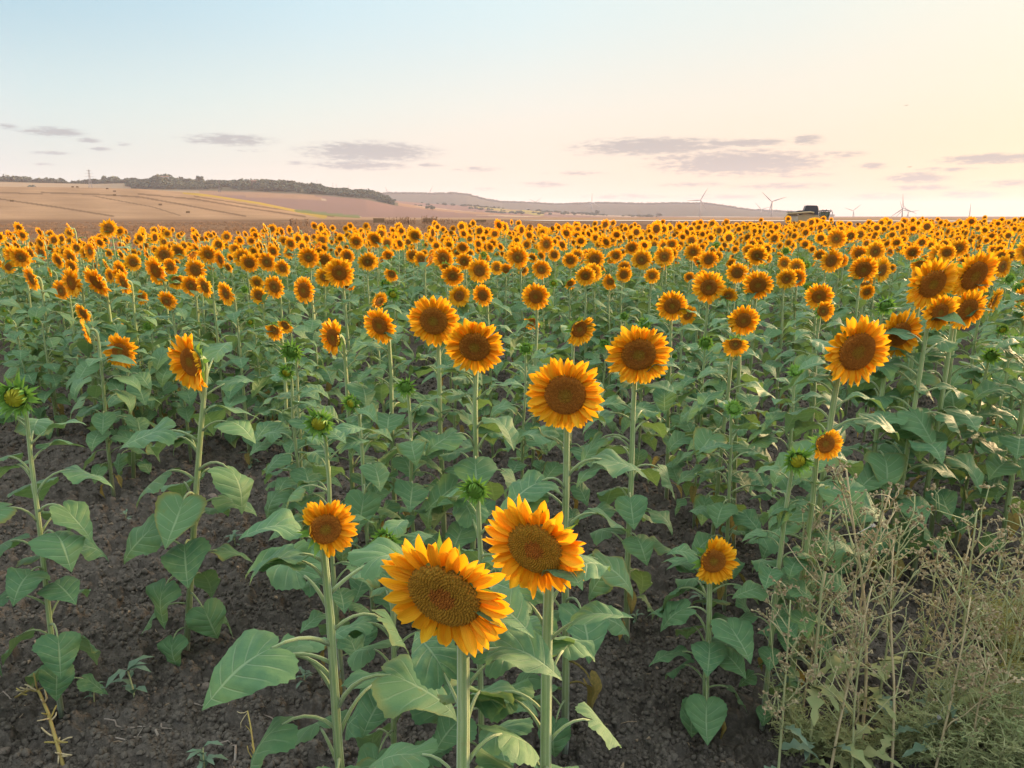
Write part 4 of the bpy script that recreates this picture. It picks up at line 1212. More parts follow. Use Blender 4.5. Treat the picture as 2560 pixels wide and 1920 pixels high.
def polar_mesh(name, rs, azs, zf, close=False, center=False, wrap=False):
    rs = np.asarray(rs); azs = np.asarray(azs)
    RR, AA = np.meshgrid(rs, azs, indexing='ij')
    X = RR * np.sin(AA); Y = RR * np.cos(AA)
    Z = zf(X, Y, RR, AA)
    nr, na = RR.shape
    verts = np.stack([X, Y, Z], -1).reshape(-1, 3)
    i = np.arange(nr - 1)[:, None]; j = np.arange(na if wrap else na - 1)[None, :]
    j2 = (j + 1) % na
    quads = np.stack([i * na + j, i * na + j2, (i + 1) * na + j2, (i + 1) * na + j], -1).reshape(-1, 4)
    quads = quads[:, ::-1]
    me = bpy.data.meshes.new(name)
    nv = len(verts); extra = 0
    if center:
        verts = np.vstack([verts, [[0, 0, float(zf(np.zeros((1, 1)), np.zeros((1, 1)), np.zeros((1, 1)), np.zeros((1, 1)))[0, 0])]]])
    me.vertices.add(len(verts)); me.vertices.foreach_set('co', verts.astype(np.float32).ravel())
    faces = [tuple(q) for q in []]
    nq = len(quads)
    tri = []
    if center:
        tri = [(nv, (k + 1) % na, k) for k in range(na)]
    nl = nq * 4 + len(tri) * 3
    me.loops.add(nl)
    li = np.concatenate([quads.ravel(), np.array(tri, np.int64).ravel()]) if tri else quads.ravel()
    me.loops.foreach_set('vertex_index', li.astype(np.int32))
    me.polygons.add(nq + len(tri))
    ls = np.concatenate([np.arange(nq) * 4, nq * 4 + np.arange(len(tri)) * 3])
    me.polygons.foreach_set('loop_start', ls.astype(np.int32))
    me.polygons.foreach_set('use_smooth', np.ones(nq + len(tri), bool))
    me.update(calc_edges=True); me.validate()
    return me, X.ravel(), Y.ravel(), RR.ravel(), AA.ravel(), verts


# one sheet: crumbly soil near the camera, running out flat to where the hills take over
azs = np.concatenate([np.radians(np.arange(-180, -46, 4.0)), np.radians(np.arange(-46, 46.01, 0.11)), np.radians(np.arange(48, 180, 4.0))])
rs = np.concatenate([np.linspace(0.3, 1.0, 8), np.geomspace(1.04, 7.5, 560), np.geomspace(7.56, 12, 60), np.geomspace(12.3, 420, 80)])
gm, gx, gy, gr, ga, gv = polar_mesh('ground', rs, azs, lambda x, y, r, a: ground_base(x, y) + soil_height(x, y), center=True, wrap=True)


def mat_ground():
    m, t, out = new_mat('soil_and_stubble')
    g = t.new('ShaderNodeNewGeometry'); pos = g.outputs['Position']
    n1 = t.noise(pos, 2.2, 5, 0.6); n2 = t.noise(pos, 38.0, 5, 0.65); n3 = t.noise(pos, 190.0, 3, 0.6)
    c = t.mix(t.smooth(n1, 0.3, 0.7), (0.078, 0.068, 0.056), (0.114, 0.100, 0.084))
    c = t.mix(t.smooth(n2, 0.42, 0.75), c, (0.17, 0.145, 0.122))
    c = t.mix(t.math('MULTIPLY', t.smooth(n3, 0.62, 0.72), 0.35), c, (0.25, 0.22, 0.19))
    n4 = t.noise(pos, 1.1, 6, 0.7)
    c = t.mix(t.math('MULTIPLY', t.smooth(n4, 0.54, 0.68), 0.45), c, (0.20, 0.175, 0.15))
    # harvested field beyond the sunflowers: dry reddish stubble and clods
    at = t.new('ShaderNodeAttribute'); at.attribute_name = 'dry'
    s2 = t.noise(pos, 0.9, 6, 0.7); s3 = t.noise(pos, 0.05, 3, 0.5)
    dry = t.mix(t.smooth(s2, 0.35, 0.65), (0.10, 0.060, 0.040), (0.19, 0.118, 0.075))
    dry = t.mix(t.math('MULTIPLY', t.smooth(s3, 0.4, 0.7), 0.5), dry, (0.27, 0.175, 0.11))
    c = t.mix(at.outputs['Fac'], c, dry)
    h = t.math('ADD', t.math('MULTIPLY', n2, 0.7), t.math('MULTIPLY', n3, 0.5))
    principled(t, out, c, 0.95, 0.0, t.bump(h, 0.9, 0.018))
    return m


at = gm.attributes.new('dry', 'FLOAT', 'POINT')
dryv = np.where(gr > 15, ss(0.5, 4, gy - field_edge(gx)), 0.0)
dryv = np.maximum(dryv, ss(60, 90, np.hypot(gx, gy)) * (gy < 0))
if len(gv) > len(dryv): dryv = np.append(dryv, 0.0)
at.data.foreach_set('value', dryv.astype(np.float32))
gm.materials.append(mat_ground())
tag(link('ground', gm), kind='structure')

# loose crumbs and clods
rng = random.Random(4)
M_CRUMB = mat_plain('soil_crumb', (0.170, 0.148, 0.122), (0.064, 0.055, 0.045), 25, 0.95, 0.1, 0.0)


def lump_mb(rng, sub=1, sq=0.7, amp=0.3):
    """an uneven stone or clod of diameter about 1"""
    import bmesh
    bm = bmesh.new(); bmesh.ops.create_icosphere(bm, subdivisions=sub, radius=0.5)
    off = [Vector((rng.uniform(-1, 1), rng.uniform(-1, 1), rng.uniform(-1, 1))).normalized() for _ in range(7)]
    cut = [rng.uniform(0.32, 0.48) for _ in off]
    for v in bm.verts:
        p = v.co.copy()
        for o_, c_ in zip(off, cut):
            dd = p.dot(o_)
            if dd > c_: p -= o_ * (dd - c_)
        p *= 1 + rng.uniform(-amp, amp) * 0.5
        v.co = Vector((p.x, p.y, p.z * sq))
    mb = MB(); mb.add([v.co.copy() for v in bm.verts], [[q.index for q in f.verts] for f in bm.faces])
    bm.free()
    return mb


crumbs = [lump_mb(rng, 1, 0.75).mesh('crumb', [M_CRUMB], smooth=(k % 2 == 0)) for k in range(7)]
npt = 150000
rr_ = 1.15 * (9.5 / 1.15) ** np.random.RandomState(3).rand(npt)
aa_ = np.radians(np.random.RandomState(4).uniform(-44, 44, npt))
cxs, cys = rr_ * np.sin(aa_), rr_ * np.cos(aa_)
keep = vnoise(cxs, cys, 0.25, 17) + 0.5 * vnoise(cxs, cys, 0.07, 18) > 0.38
cxs, cys, rr_ = cxs[keep], cys[keep], rr_[keep]
czs = ground_base(cxs, cys) + soil_height(cxs, cys)
rs_ = np.random.RandomState(5)
sz = (0.006 + 0.026 * rs_.rand(len(cxs)) ** 3.6) * (0.7 + 0.12 * rr_)
P_ = np.stack([cxs, cys, czs + sz * 0.15], -1)
o = scatter_object('soil_crumbs', crumbs, P_, rs_.uniform(0, 6.28, (len(cxs), 3)), np.stack([sz, sz, sz * 0.9], -1), rs_.randint(0, 7, len(cxs)))
tag(o, 'dark brown crumbs of dry soil lying loose between the sunflowers', 'soil', kind='stuff')


M_STRAWBIT = mat_plain('straw_bits', (0.36, 0.28, 0.19), (0.22, 0.16, 0.11), 25, 0.9, 0.05, 0.0)
bits = []
for k in range(6):
    q = MB(); L_ = 0.5
    c_ = rng.uniform(-0.2, 0.2)
    q.tube([(-L_, 0, 0), (0, c_, 0.04), (L_, c_ * rng.uniform(-1, 1), 0.0)], [0.05, 0.06, 0.03] if k < 4 else [0.10, 0.22, 0.03], 4, cap=True)
    bits.append(q.mesh('straw_bit', [M_STRAWBIT], False))
sel = rs_.permutation(len(cxs))[:1500]
ln = 0.008 + 0.05 * rs_.rand(len(sel)) ** 2.5
sx_, sy_ = cxs[sel] + 0.01, cys[sel]
P_ = np.stack([sx_, sy_, ground_base(sx_, sy_) + soil_height(sx_, sy_) + 0.006], -1)
o = scatter_object('straw_litter', bits, P_, np.stack([rs_.uniform(-.3, .3, len(sel)), rs_.uniform(-.3, .3, len(sel)), rs_.uniform(0, 6.28, len(sel))], -1), np.stack([ln, np.full(len(sel), .030), np.full(len(sel), .030)], -1), rs_.randint(0, 6, len(sel)))
tag(o, 'short pale bits of straw and dry leaf littering the soil', 'straw litter', kind='stuff')


def gz(x, y):
    return float(ground_base(x, y) + soil_height(np.array([x]), np.array([y]))[0])


def at_disp(xd, yd, z=0.0):
    d = ray_disp(xd, yd)
    p = Vector((0, 0, H)) + d * ((H - z) / -d.z)
    return p


# ------------------------------------------------------------------ hills
AZD = np.array([azel(x, 216 / 0.46293)[0] for x in range(-400, 2700, 20)])
XD = np.arange(-400, 2700, 20, dtype=float)


def crest_height(prof, Rd):
    """crest profile given in photo pixels -> arrays of azimuth and height above the plain at distance Rd"""
    a, h = [], []
    for x, y in prof:
        A, E = azel(x, y)
        a.append(A); h.append(H + Rd * math.tan(E))
    return np.array(a), np.array(h)


RA, RB, RB2, RC = 950.0, 1750.0, 2500.0, 4300.0
PA = crest_height([(-700, 398), (-300, 400), (0, 404), (150, 406), (300, 409), (430, 418), (560, 437), (650, 455), (700, 463), (790, 470), (950, 472)], RA)
PB = crest_height([(-700, 392), (-200, 394), (0, 392), (100, 395), (200, 398), (330, 395), (450, 397), (560, 401), (640, 405), (720, 413), (790, 421), (850, 437), (920, 447), (1000, 455), (1100, 462), (1200, 468), (1400, 471)], RB)
PD = crest_height([(500, 440), (700, 432), (830, 432), (900, 438), (1000, 444), (1100, 452), (1200, 458), (1300, 464), (1420, 469), (1600, 471)], RB2)
PC = crest_height([(-700, 410), (0, 415), (600, 420), (780, 421), (840, 419), (930, 420), (980, 419), (1010, 422), (1050, 433), (1085, 438), (1130, 439), (1200, 443), (1300, 440), (1380, 442), (1450, 441), (1520, 441), (1560, 446), (1620, 455), (1700, 459), (1770, 464), (1850, 473), (2300, 476)], RC)


def hills_z(x, y, r, a):
    z = ground_base(x, y) * (1 - ss(300, 900, r)) - 0.0
    z = z - 14 * ss(500, 1800, r) * ss(R(-4), R(12), a)
    wob = (vnoise(x, y, 180, 31) - 0.5) * 5 + (vnoise(x, y, 60, 32) - 0.5) * 1.6
    for (pa, ph), Rd, w0, back in ((PA, RA, 560, 0.75), (PB, RB, 620, 0.8), (PD, RB2, 700, 0.8), (PC, RC, 1300, 0.9)):
        h = np.interp(a, pa, ph)
        up = ss(Rd - w0, Rd, r)
        dn = 1 - (1 - back) * ss(Rd, Rd + 500, r)
        hk = np.maximum(h, 0) * up * dn
        z = np.maximum(z, hk)
    z = z + wob * ss(420, 1000, r) * 0.35 * ss(2, 20, z)
    return z - 0.02


az2 = np.concatenate([np.radians(np.arange(-180, -42, 3.0)), np.radians(np.arange(-42, 42.01, 0.085)), np.radians(np.arange(45, 180, 3.0))])
rs2 = np.concatenate([np.geomspace(400, 1100, 90), np.geomspace(1112, 3000, 60), np.geomspace(3060, 9000, 34)])
hm_, hx, hy, hr, ha, hv = polar_mesh('hills', rs2, az2, hills_z, wrap=True)
# crop strips and tracks, written as field colours on the slopes
pf = [project_full((x, y, z)) if y > 50 else (-9999, -9999, 1) for x, y, z in hv]
xd = np.array([p[0] for p in pf]) * 2212 / 2560; yd = np.array([p[1] for p in pf]) * 2212 / 2560
col = np.zeros((len(hv), 3))
pa = vnoise(hx, hy, 150, 41); pb = vnoise(hx * 0.6 + hy, hy * 0.3, 90, 42); pc = vnoise(hx, hy, 22, 43)
tan_ = np.array([0.29, 0.188, 0.113]); tan2 = np.array([0.28, 0.165, 0.10]); mauve = np.array([0.20, 0.118, 0.095]); palef = np.array([0.42, 0.32, 0.22]); olive = np.array([0.20, 0.18, 0.075])
col[:] = np.where((pb > 0.52)[:, None], mauve, np.where((pa > 0.55)[:, None], palef, tan2))
A_ = (hr < RA + 60)
# long stubble strips running with the slope
strip = np.sin((hx * 0.80 + hy * 0.42) / 6.5 + 2 * vnoise(hx, hy, 200, 44))
sc_ = tan_ * (1 + 0.06 * strip)[:, None] * (0.90 + 0.2 * pc)[:, None]
col[A_] = sc_[A_]
B_ = (hr > np.where(xd < 290, RB - 60, RB - 240)) & (hr < RB + 300) & (xd < 860)
col[B_] = np.array([0.085, 0.085, 0.05])
B2 = (hr > RA + 60) & ~B_ & (hr < RB)
col[B2 & (xd < 430)] = np.array([0.30, 0.215, 0.135])
C_ = hr > RB2 + 600
col[C_] = np.array([0.050, 0.060, 0.042])


def seg_dist(px, py, pts):
    best = np.full(px.shape, 1e9)
    for (x0, y0), (x1, y1) in zip(pts, pts[1:]):
        L2 = (x1 - x0) ** 2 + (y1 - y0) ** 2
        t = np.clip(((px - x0) * (x1 - x0) + (py - y0) * (y1 - y0)) / L2, 0, 1)
        best = np.minimum(best, np.hypot(px - x0 - t * (x1 - x0), py - y0 - t * (y1 - y0)))
    return best


for pts, w in (([(-40, 415), (90, 419)], 1.3), ([(-40, 424), (0, 430), (120, 447), (245, 467)], 1.6), ([(90, 416), (210, 420), (300, 425), (400, 443), (530, 467)], 1.6), ([(300, 419), (420, 430), (520, 447), (660, 468)], 1.6), ([(420, 424), (560, 446), (720, 468)], 1.3), ([(200, 423), (330, 447), (390, 466)], 1.0)):
    dd = seg_dist(xd, yd, pts); k = A_ & (dd < w)
    col[k] = col[k] * 0.42 + np.array([0.02, 0.012, 0.008])
k = A_ & (seg_dist(xd, yd, [(395, 417), (470, 424), (560, 437), (640, 453), (700, 466)]) < np.interp(xd, [390, 480, 700], [1.5, 3.5, 6.5]))
col[k] = np.array([0.31, 0.215, 0.045])
k = (hr < RB) & (seg_dist(xd, yd, [(640, 455), (720, 464), (775, 468)]) < 3.2) & (xd > 630)
col[k] = np.array([0.12, 0.14, 0.05])
k = (hr > RA + 60) & (hr < RB2) & (seg_dist(xd, yd, [(1000, 437), (1040, 446), (1170, 462)]) < 5) & (pc > 0.35)
col[k] = np.array([0.30, 0.24, 0.07])
dryblend = (1 - ss(400, 470, hr))[:, None]
col = col * (1 - dryblend) + np.array([0.185, 0.115, 0.072]) * dryblend
ca = hm_.color_attributes.new('field', 'FLOAT_COLOR', 'POINT')
ca.data.foreach_set('color', np.concatenate([col, np.ones((len(col), 1))], 1).astype(np.float32).ravel())


def mat_hills():
    m, t, out = new_mat('hill_fields')
    at = t.new('ShaderNodeAttribute'); at.attribute_name = 'field'
    g = t.new('ShaderNodeNewGeometry')
    n = t.noise(g.outputs['Position'], 0.06, 6, 0.7)
    n2 = t.noise(g.outputs['Position'], 0.5, 5, 0.75)
    c = t.mix(t.math('MULTIPLY', t.smooth(n, 0.3, 0.75), 0.40), at.outputs['Color'], (0.19, 0.115, 0.075))
    c = t.mix(t.math('MULTIPLY', t.smooth(n2, 0.5, 0.75), 0.35), c, (0.13, 0.08, 0.05))
    principled(t, out, c, 1.0, 0.0)
    return m


hm_.materials.append(mat_hills())
tag(link('hills', hm_), kind='structure')


def hill_point(xd_, Rd):
    a, _ = azel(xd_, 460)
    x, y = Rd * math.sin(a), Rd * math.cos(a)
    z = float(hills_z(np.array([x]), np.array([y]), np.array([Rd]), np.array([a]))[0])
    return Vector((x, y, z))


def ground_any(x, y):
    r = math.hypot(x, y)
    if r < 400: return gz(x, y)
    return float(hills_z(np.array([x]), np.array([y]), np.array([r]), np.array([math.atan2(x, y)]))[0])


# ------------------------------------------------------------------ trees
M_FOL = mat_plain('foliage_far', (0.095, 0.118, 0.085), (0.150, 0.168, 0.115), 0.35, 0.9, 0.05, 0.0)
M_BARK = mat_plain('bark', (0.10, 0.075, 0.055), None, 2.0, 0.9, 0.05)


def crown_mb(rng, r, h, n=150, leaf=0.5):
    """leaf clumps spread through an uneven crown"""
    mb = MB()
    blobs = [(Vector((rng.uniform(-.55, .55) * r, rng.uniform(-.55, .55) * r, h * rng.uniform(0.42, 0.80))), rng.uniform(0.35, 0.62) * r) for _ in range(7)]
    for _ in range(n):
        c, br = rng.choice(blobs)
        v = Vector((rng.gauss(0, 1), rng.gauss(0, 1), rng.gauss(0, 0.85))).normalized() * br * rng.uniform(0.55, 1.05)
        p = c + v
        q = Quaternion((rng.gauss(0, 1), rng.gauss(0, 1), rng.gauss(0, 1), rng.gauss(0, 1))).normalized().to_matrix()
        s = leaf * rng.uniform(0.6, 1.3)
        mb.add([p + q @ Vector(w) * s for w in ((-1, -.6, 0), (0.2, -1, .25), (1, .1, 0), (.1, 1, -.25), (-.8, .5, .1))], [(0, 1, 2, 3, 4)])
    return mb


def trunk_mb(rng, h, r):
    mb = MB()
    mb.tube([(0, 0, -0.5), (0.03 * h, 0, 0.25 * h), (0.02 * h, 0.02 * h, 0.55 * h)], [r, r * 0.75, r * 0.4], 6)
    for k in range(4):
        a = rng.uniform(0, 6.28)
        mb.tube([(0.03 * h, 0, h * (0.25 + 0.06 * k)), (math.cos(a) * 0.28 * h, math.sin(a) * 0.28 * h, h * (0.5 + 0.07 * k))], [r * 0.4, r * 0.12], 4)
    return mb


rng = random.Random(61)
TREE_VARS = []
for k in range(5):
    TREE_VARS.append((trunk_mb(rng, 1.0, 0.045).mesh('trunk', [M_BARK]), crown_mb(rng, 0.48, 1.0, 260, 0.095).mesh('crown', [M_FOL], smooth=False)))
WOODS = []
pts, rots, scl, ids = [], [], [], []
for _ in range(4200):        # wooded ridge behind the stubble hill
    xq = rng.uniform(-180, 850)
    rq = RB + rng.uniform(-215, 60)
    if xq < 280 and (rq < RB - 45 or rng.random() < 0.2): continue
    if vnoise(np.array([xq]), np.array([rq]), 26, 9)[0] < 0.33: continue
    dens = 1.0 if xq > 290 else 0.8
    if rng.random() > dens: continue
    p = hill_point(xq, rq); s = (5 + 10 * rng.random() ** 2) * (0.6 + 0.9 * float(vnoise(np.array([xq]), np.array([3.0]), 45, 12)[0]))
    if xq > 700: s *= 0.8
    pts.append((p.x, p.y, p.z - 0.28 * s)); rots.append((0, 0, rng.uniform(0, 6.28))); scl.append((s * 1.25, s * 1.25, s)); ids.append(rng.randrange(5))
wood = scatter_object('wooded_ridge', [v[1] for v in TREE_VARS], pts, rots, scl, ids)
tag(wood, 'dark green wood along the far ridge behind the stubble hill', 'wood', kind='stuff')
pts, rots, scl, ids = [], [], [], []
for _ in range(1500):        # treetops along the hazy far ridge
    xq = rng.uniform(770, 1800)
    p = hill_point(xq, RC + rng.uniform(-160, 30)); s = rng.uniform(8, 15)
    pts.append((p.x, p.y, p.z - 0.32 * s)); rots.append((0, 0, rng.uniform(0, 6.28))); scl.append((s * 1.5, s * 1.5, s)); ids.append(rng.randrange(5))
wood = scatter_object('far_ridge_forest', [v[1] for v in TREE_VARS], pts, rots, scl, ids)
tag(wood, 'hazy forest edge along the farthest mauve ridge', 'forest', kind='stuff')
pts, rots, scl, ids = [], [], [], []
for _ in range(420):        # scrub in the valley between the fields
    xq = rng.uniform(880, 1420); rq = rng.uniform(2050, 2500)
    if vnoise(np.array([xq]), np.array([rq]), 70, 5)[0] < 0.52: continue
    p = hill_point(xq, rq); s = rng.uniform(4, 9)
    pts.append((p.x, p.y, p.z - 0.32 * s)); rots.append((0, 0, rng.uniform(0, 6.28))); scl.append((s * 1.6, s * 1.6, s)); ids.append(rng.randrange(5))
wood = scatter_object('valley_scrub', [v[1] for v in TREE_VARS], pts, rots, scl, ids)
tag(wood, 'scattered dark scrub between the far pale fields', 'scrub', kind='stuff')


def tree(xd_, Rd, h, wide, label):
    p = hill_point(xd_, Rd)
    root = empty('tree', p)
    tr, cr = rng.choice(TREE_VARS)
    M = Matrix.Rotation(rng.uniform(0, 6.28), 4, 'Z') @ Matrix.Diagonal((h * wide, h * wide, h, 1))
    link('trunk', tr, root, M); link('crown', cr, root, M)
    tag(root, label, 'tree', 'single trees on the far slopes')


for a in ((75, 1500, 10, 1.5, 'dark round tree on the pale slope nearest the left edge'),
          (91, 1360, 8, 1.6, 'low tree at the right end of the leftmost hedge'),
          (233, RB + 5, 17, 0.8, 'tall slim tree behind the biggest pylon'),
          (437, RB - 30, 15, 1.15, 'tallest tree beside the white house on the ridge'),
          (397, RB - 20, 12, 1.0, 'tall tree just left of the white house'),
          (678, RB - 40, 11, 1.1, 'tree rising from the ridge wood near its thin masts'),
          (935, 1500, 8, 1.5, 'dark bush standing alone on the mauve slope, larger of two'),
          (924, 1520, 6, 1.6, 'low bush beside the larger bush on the mauve slope'),
          (925, 2250, 9, 1.6, 'bush high on the mauve slope below the first turbine'),
          (1128, 2050, 9, 1.9, 'low wide tree in the valley at the end of the pale fields'),
          (1290, 2300, 14, 1.2, 'dark tree in the valley below the upright turbine'),
          (1424, 2300, 10, 2.0, 'low wide tree where the valley meets the far ridge')):
    tree(*a)
for k, (x, w) in enumerate(((80, 7), (100, 8), (112, 7), (122, 6), (90, 7), (14, 6), (30, 6))):
    tree(x, 1370 - 3 * k, w, 1.8, ['bush at the left end of the dark hedge low on the pale slope', 'tallest bush in the dark hedge low on the pale slope', 'bush in the right half of the dark hedge on the pale slope', 'smallest bush at the right end of the dark hedge', 'bush second from the left in the dark hedge', 'left bush of the short hedge at the left edge', 'right bush of the short hedge at the left edge'][k])

# white houses on the ridge
M_WHITE = mat_plain('house_white', (0.75, 0.72, 0.68), None, 3, 0.8, 0.1, 0)
M_ROOF = mat_plain('house_roof', (0.26, 0.15, 0.10), None, 3, 0.8, 0.1, 0)
M_DARK = mat_plain('dark_metal', (0.022, 0.022, 0.028), (0.04, 0.04, 0.045), 5, 0.45, 0.4, 0)


def house(xd_, Rd, w, h, dz, wall, label):
    p = hill_point(xd_, Rd) + Vector((0, 0, dz))
    root = empty('house', p); a = azel(xd_, 400)[0]
    root.rotation_euler.z = -a
    mb = MB(); mb.box((0, 0, h / 2 - 3), (w, 9, h + 6)); link('wall', mb.mesh('wall', [wall], False), root)
    mb = MB(); e = 0.5
    mb.add([(-w / 2 - e, -5, h), (w / 2 + e, -5, h), (w / 2 + e, 5, h), (-w / 2 - e, 5, h), (-w / 2, 0, h + 2.2), (w / 2, 0, h + 2.2)], [(0, 1, 5, 4), (2, 3, 4, 5), (1, 2, 5), (3, 0, 4), (3, 2, 1, 0)])
    link('roof', mb.mesh('roof', [M_ROOF], False), root)
    for k in range(3):
        mb = MB(); mb.box((-w / 3 + k * w / 3, -4.52, h * 0.5), (1.3, 0.1, 1.5)); link('window', mb.mesh('window', [M_DARK], False), root)
    tag(root, label, 'house', 'houses among the ridge trees')


house(362, RB - 120, 16, 5, 7.5, M_WHITE, 'white house with a low roof among the ridge trees')
house(553, RB - 130, 12, 4, 6, M_ROOF, 'small reddish house showing through the ridge wood')
house(600, RB - 130, 13, 4, 6, M_ROOF, 'reddish house farther along the ridge wood')

# ------------------------------------------------------------------ pylons and masts
M_STEEL = mat_plain('galvanised_steel', (0.34, 0.33, 0.33), (0.26, 0.25, 0.25), 2, 0.6, 0.3, 0)
M_STEELD = mat_plain('weathered_steel', (0.17, 0.15, 0.15), None, 2, 0.6, 0.3, 0)


def pylon(xd_, ybase, ytop, Rd, mat, label):
    p = hill_point(xd_, Rd)
    top = H + Rd * math.tan(azel(xd_, ytop)[1])
    hgt = top - p.z
    root = empty('pylon', p); root.rotation_euler.z = -azel(xd_, 400)[0] + 0.3
    w0, w1 = hgt * 0.085, hgt * 0.018
    tt = 0.16 * Rd / 1350
    def wd(f): return w0 + (w1 - w0) * min(1, f / 0.72)
    for sx in (-1, 1):
        for sy in (-1, 1):
            mb = MB(); mb.tube([(sx * wd(f), sy * wd(f), f * hgt) for f in (-0.02, 0.36, 0.72, 0.97)], tt, 4)
            link('leg', mb.mesh('leg', [mat], False), root)
    fs = [0, .13, .25, .36, .46, .55, .63, .72, .80, .88, .96]
    mb = MB()
    for f0, f1 in zip(fs, fs[1:]):
        a, b = wd(f0), wd(f1)
        for s in (-1, 1):
            for q in (-1, 1):
                mb.tube([(s * a, q * a, f0 * hgt), (-s * b, q * b, f1 * hgt)], tt * 0.55, 3, cap=False)
                mb.tube([(q * a, s * a, f0 * hgt), (q * b, -s * b, f1 * hgt)], tt * 0.55, 3, cap=False)
    tag(link('lattice', mb.mesh('lattice', [mat], False), root), kind='stuff')
    for f, L in ((0.74, 0.16), (0.84, 0.13), (0.94, 0.09)):
        mb = MB()
        for s in (-1, 1):
            mb.tube([(0, 0, f * hgt + 0.02 * hgt), (s * L * hgt, 0, f * hgt)], tt * 0.9, 4)
            mb.tube([(0, 0, f * hgt - 0.02 * hgt), (s * L * hgt, 0, f * hgt)], tt * 0.7, 4)
        link('crossarm', mb.mesh('crossarm', [mat], False), root)
    mb = MB(); mb.tube([(0, 0, 0.94 * hgt), (0, 0, hgt)], tt, 4); link('peak', mb.mesh('peak', [mat], False), root)
    tag(root, label, 'pylon', 'power pylons crossing the hills')


pylon(202, 409, 365, 1250, M_STEEL, 'tallest lattice pylon, standing left on the pale slope against the sky')
pylon(478, 416, 389, 1500, M_STEELD, 'thin brownish lattice pylon before the middle of the ridge wood')
pylon(632, 427, 396, 1620, M_STEELD, 'smaller lattice pylon before the right end of the ridge wood')
for k, (x, yt, yb, lb) in enumerate(((688, 387, 403, 'thin mast standing on the ridge above the wood, tallest of three'), (722, 394, 410, 'thin mast in the middle of three on the ridge'), (729, 398, 412, 'short thin mast close beside the middle mast'), (756, 398, 415, 'thin mast farther down the ridge above the hill crest'))):
    p = hill_point(x, RB); top = H + RB * math.tan(azel(x, yt)[1])
    mb = MB(); hh = top - p.z
    mb.tube([(0, 0, -1), (0, 0, hh * 0.6), (0, 0, hh)], [0.55, 0.4, 0.25], 6)
    root = empty('mast', p); link('pole', mb.mesh('pole', [M_STEEL]), root)
    mb = MB(); mb.box((0, 0, hh * 0.9), (2.2, 0.3, 0.4)); link('crossarm', mb.mesh('crossarm', [M_STEEL], False), root)
    tag(root, lb, 'mast', 'thin masts on the ridge')

# ------------------------------------------------------------------ wind turbines
M_TURB = mat_plain('turbine_white', (0.30, 0.29, 0.31), None, 0.5, 0.5, 0.3, 0)


def turbine(hx_, hy_, tip, label, blade_m=44.0, yaw=0.35):
    """hub pixel and first blade tip pixel; the distance follows from the blade's length"""
    L = math.hypot(tip[0] - hx_, tip[1] - hy_) * 0.46293
    Rd = FPX * blade_m / L
    Rd = min(Rd, 5200)
    bl = L * Rd / FPX
    A, E = azel(hx_, hy_)
    hub = Vector((Rd * math.sin(A), Rd * math.cos(A), H + Rd * math.tan(E)))
    gzv = ground_any(hub.x, hub.y) - 1.0
    root = empty('wind_turbine', (hub.x, hub.y, gzv))
    root.rotation_euler.z = -A + yaw
    hh = hub.z - gzv
    mb = MB(); mb.tube([(0, 3.2, 0), (0, 3.2, hh * 0.5), (0, 3.2, hh)], [2.3, 1.8, 1.3], 10)
    link('tower', mb.mesh('tower', [M_TURB]), root)
    mb = MB(); mb.tube([(0, -0.2, hh), (0, 1.5, hh + 0.2), (0, 7.2, hh + 0.3), (0, 8.5, hh + 0.3)], [1.4, 2.0, 2.0, 1.2], 8)
    link('nacelle', mb.mesh('nacelle', [M_TURB]), root)
    rot = MB()
    mb = MB(); mb.tube([(0, -3.0, hh), (0, -2.2, hh), (0, -0.4, hh)], [0.3, 1.3, 1.6], 8)
    hubo = link('hub', mb.mesh('hub', [M_TURB]), root)
    a0 = math.atan2(-(tip[1] - hy_), tip[0] - hx_)
    for k in range(3):
        a = a0 + k * 2 * math.pi / 3
        dx, dz = math.cos(a), math.sin(a); nx, nz = -dz, dx
        mb = MB(); vs = []
        for f, c, th in ((0.02, 0.9, 0.9), (0.10, 1.5, 0.9), (0.24, 2.1, 0.6), (0.6, 1.3, 0.35), (0.9, 0.7, 0.2), (1.0, 0.15, 0.08)):
            for u, v in ((-0.35, 0), (0, -0.5), (0.65, 0), (0, 0.5)):
                vs.append((dx * f * bl + nx * u * c * 1.6, -1.5 + v * th * 1.5, hh + dz * f * bl + nz * u * c * 1.6))
        fs = []
        for i in range(5):
            for q in range(4):
                fs.append((i * 4 + q, i * 4 + (q + 1) % 4, i * 4 + 4 + (q + 1) % 4, i * 4 + 4 + q))
        fs += [(3, 2, 1, 0), (20, 21, 22, 23)]
        mb.add(vs, fs); link('blade', mb.mesh('blade', [M_TURB]), root)
    tag(root, label, 'wind turbine', 'wind turbines turning beyond the field')


def z2(x, y): return ((850 + x / 2.572) * 0.8641, (400 + y / 2.572) * 0.8641)
def z3(x, y): return ((1700 + x / 2.572) * 0.8641, (400 + y / 2.572) * 0.8641)


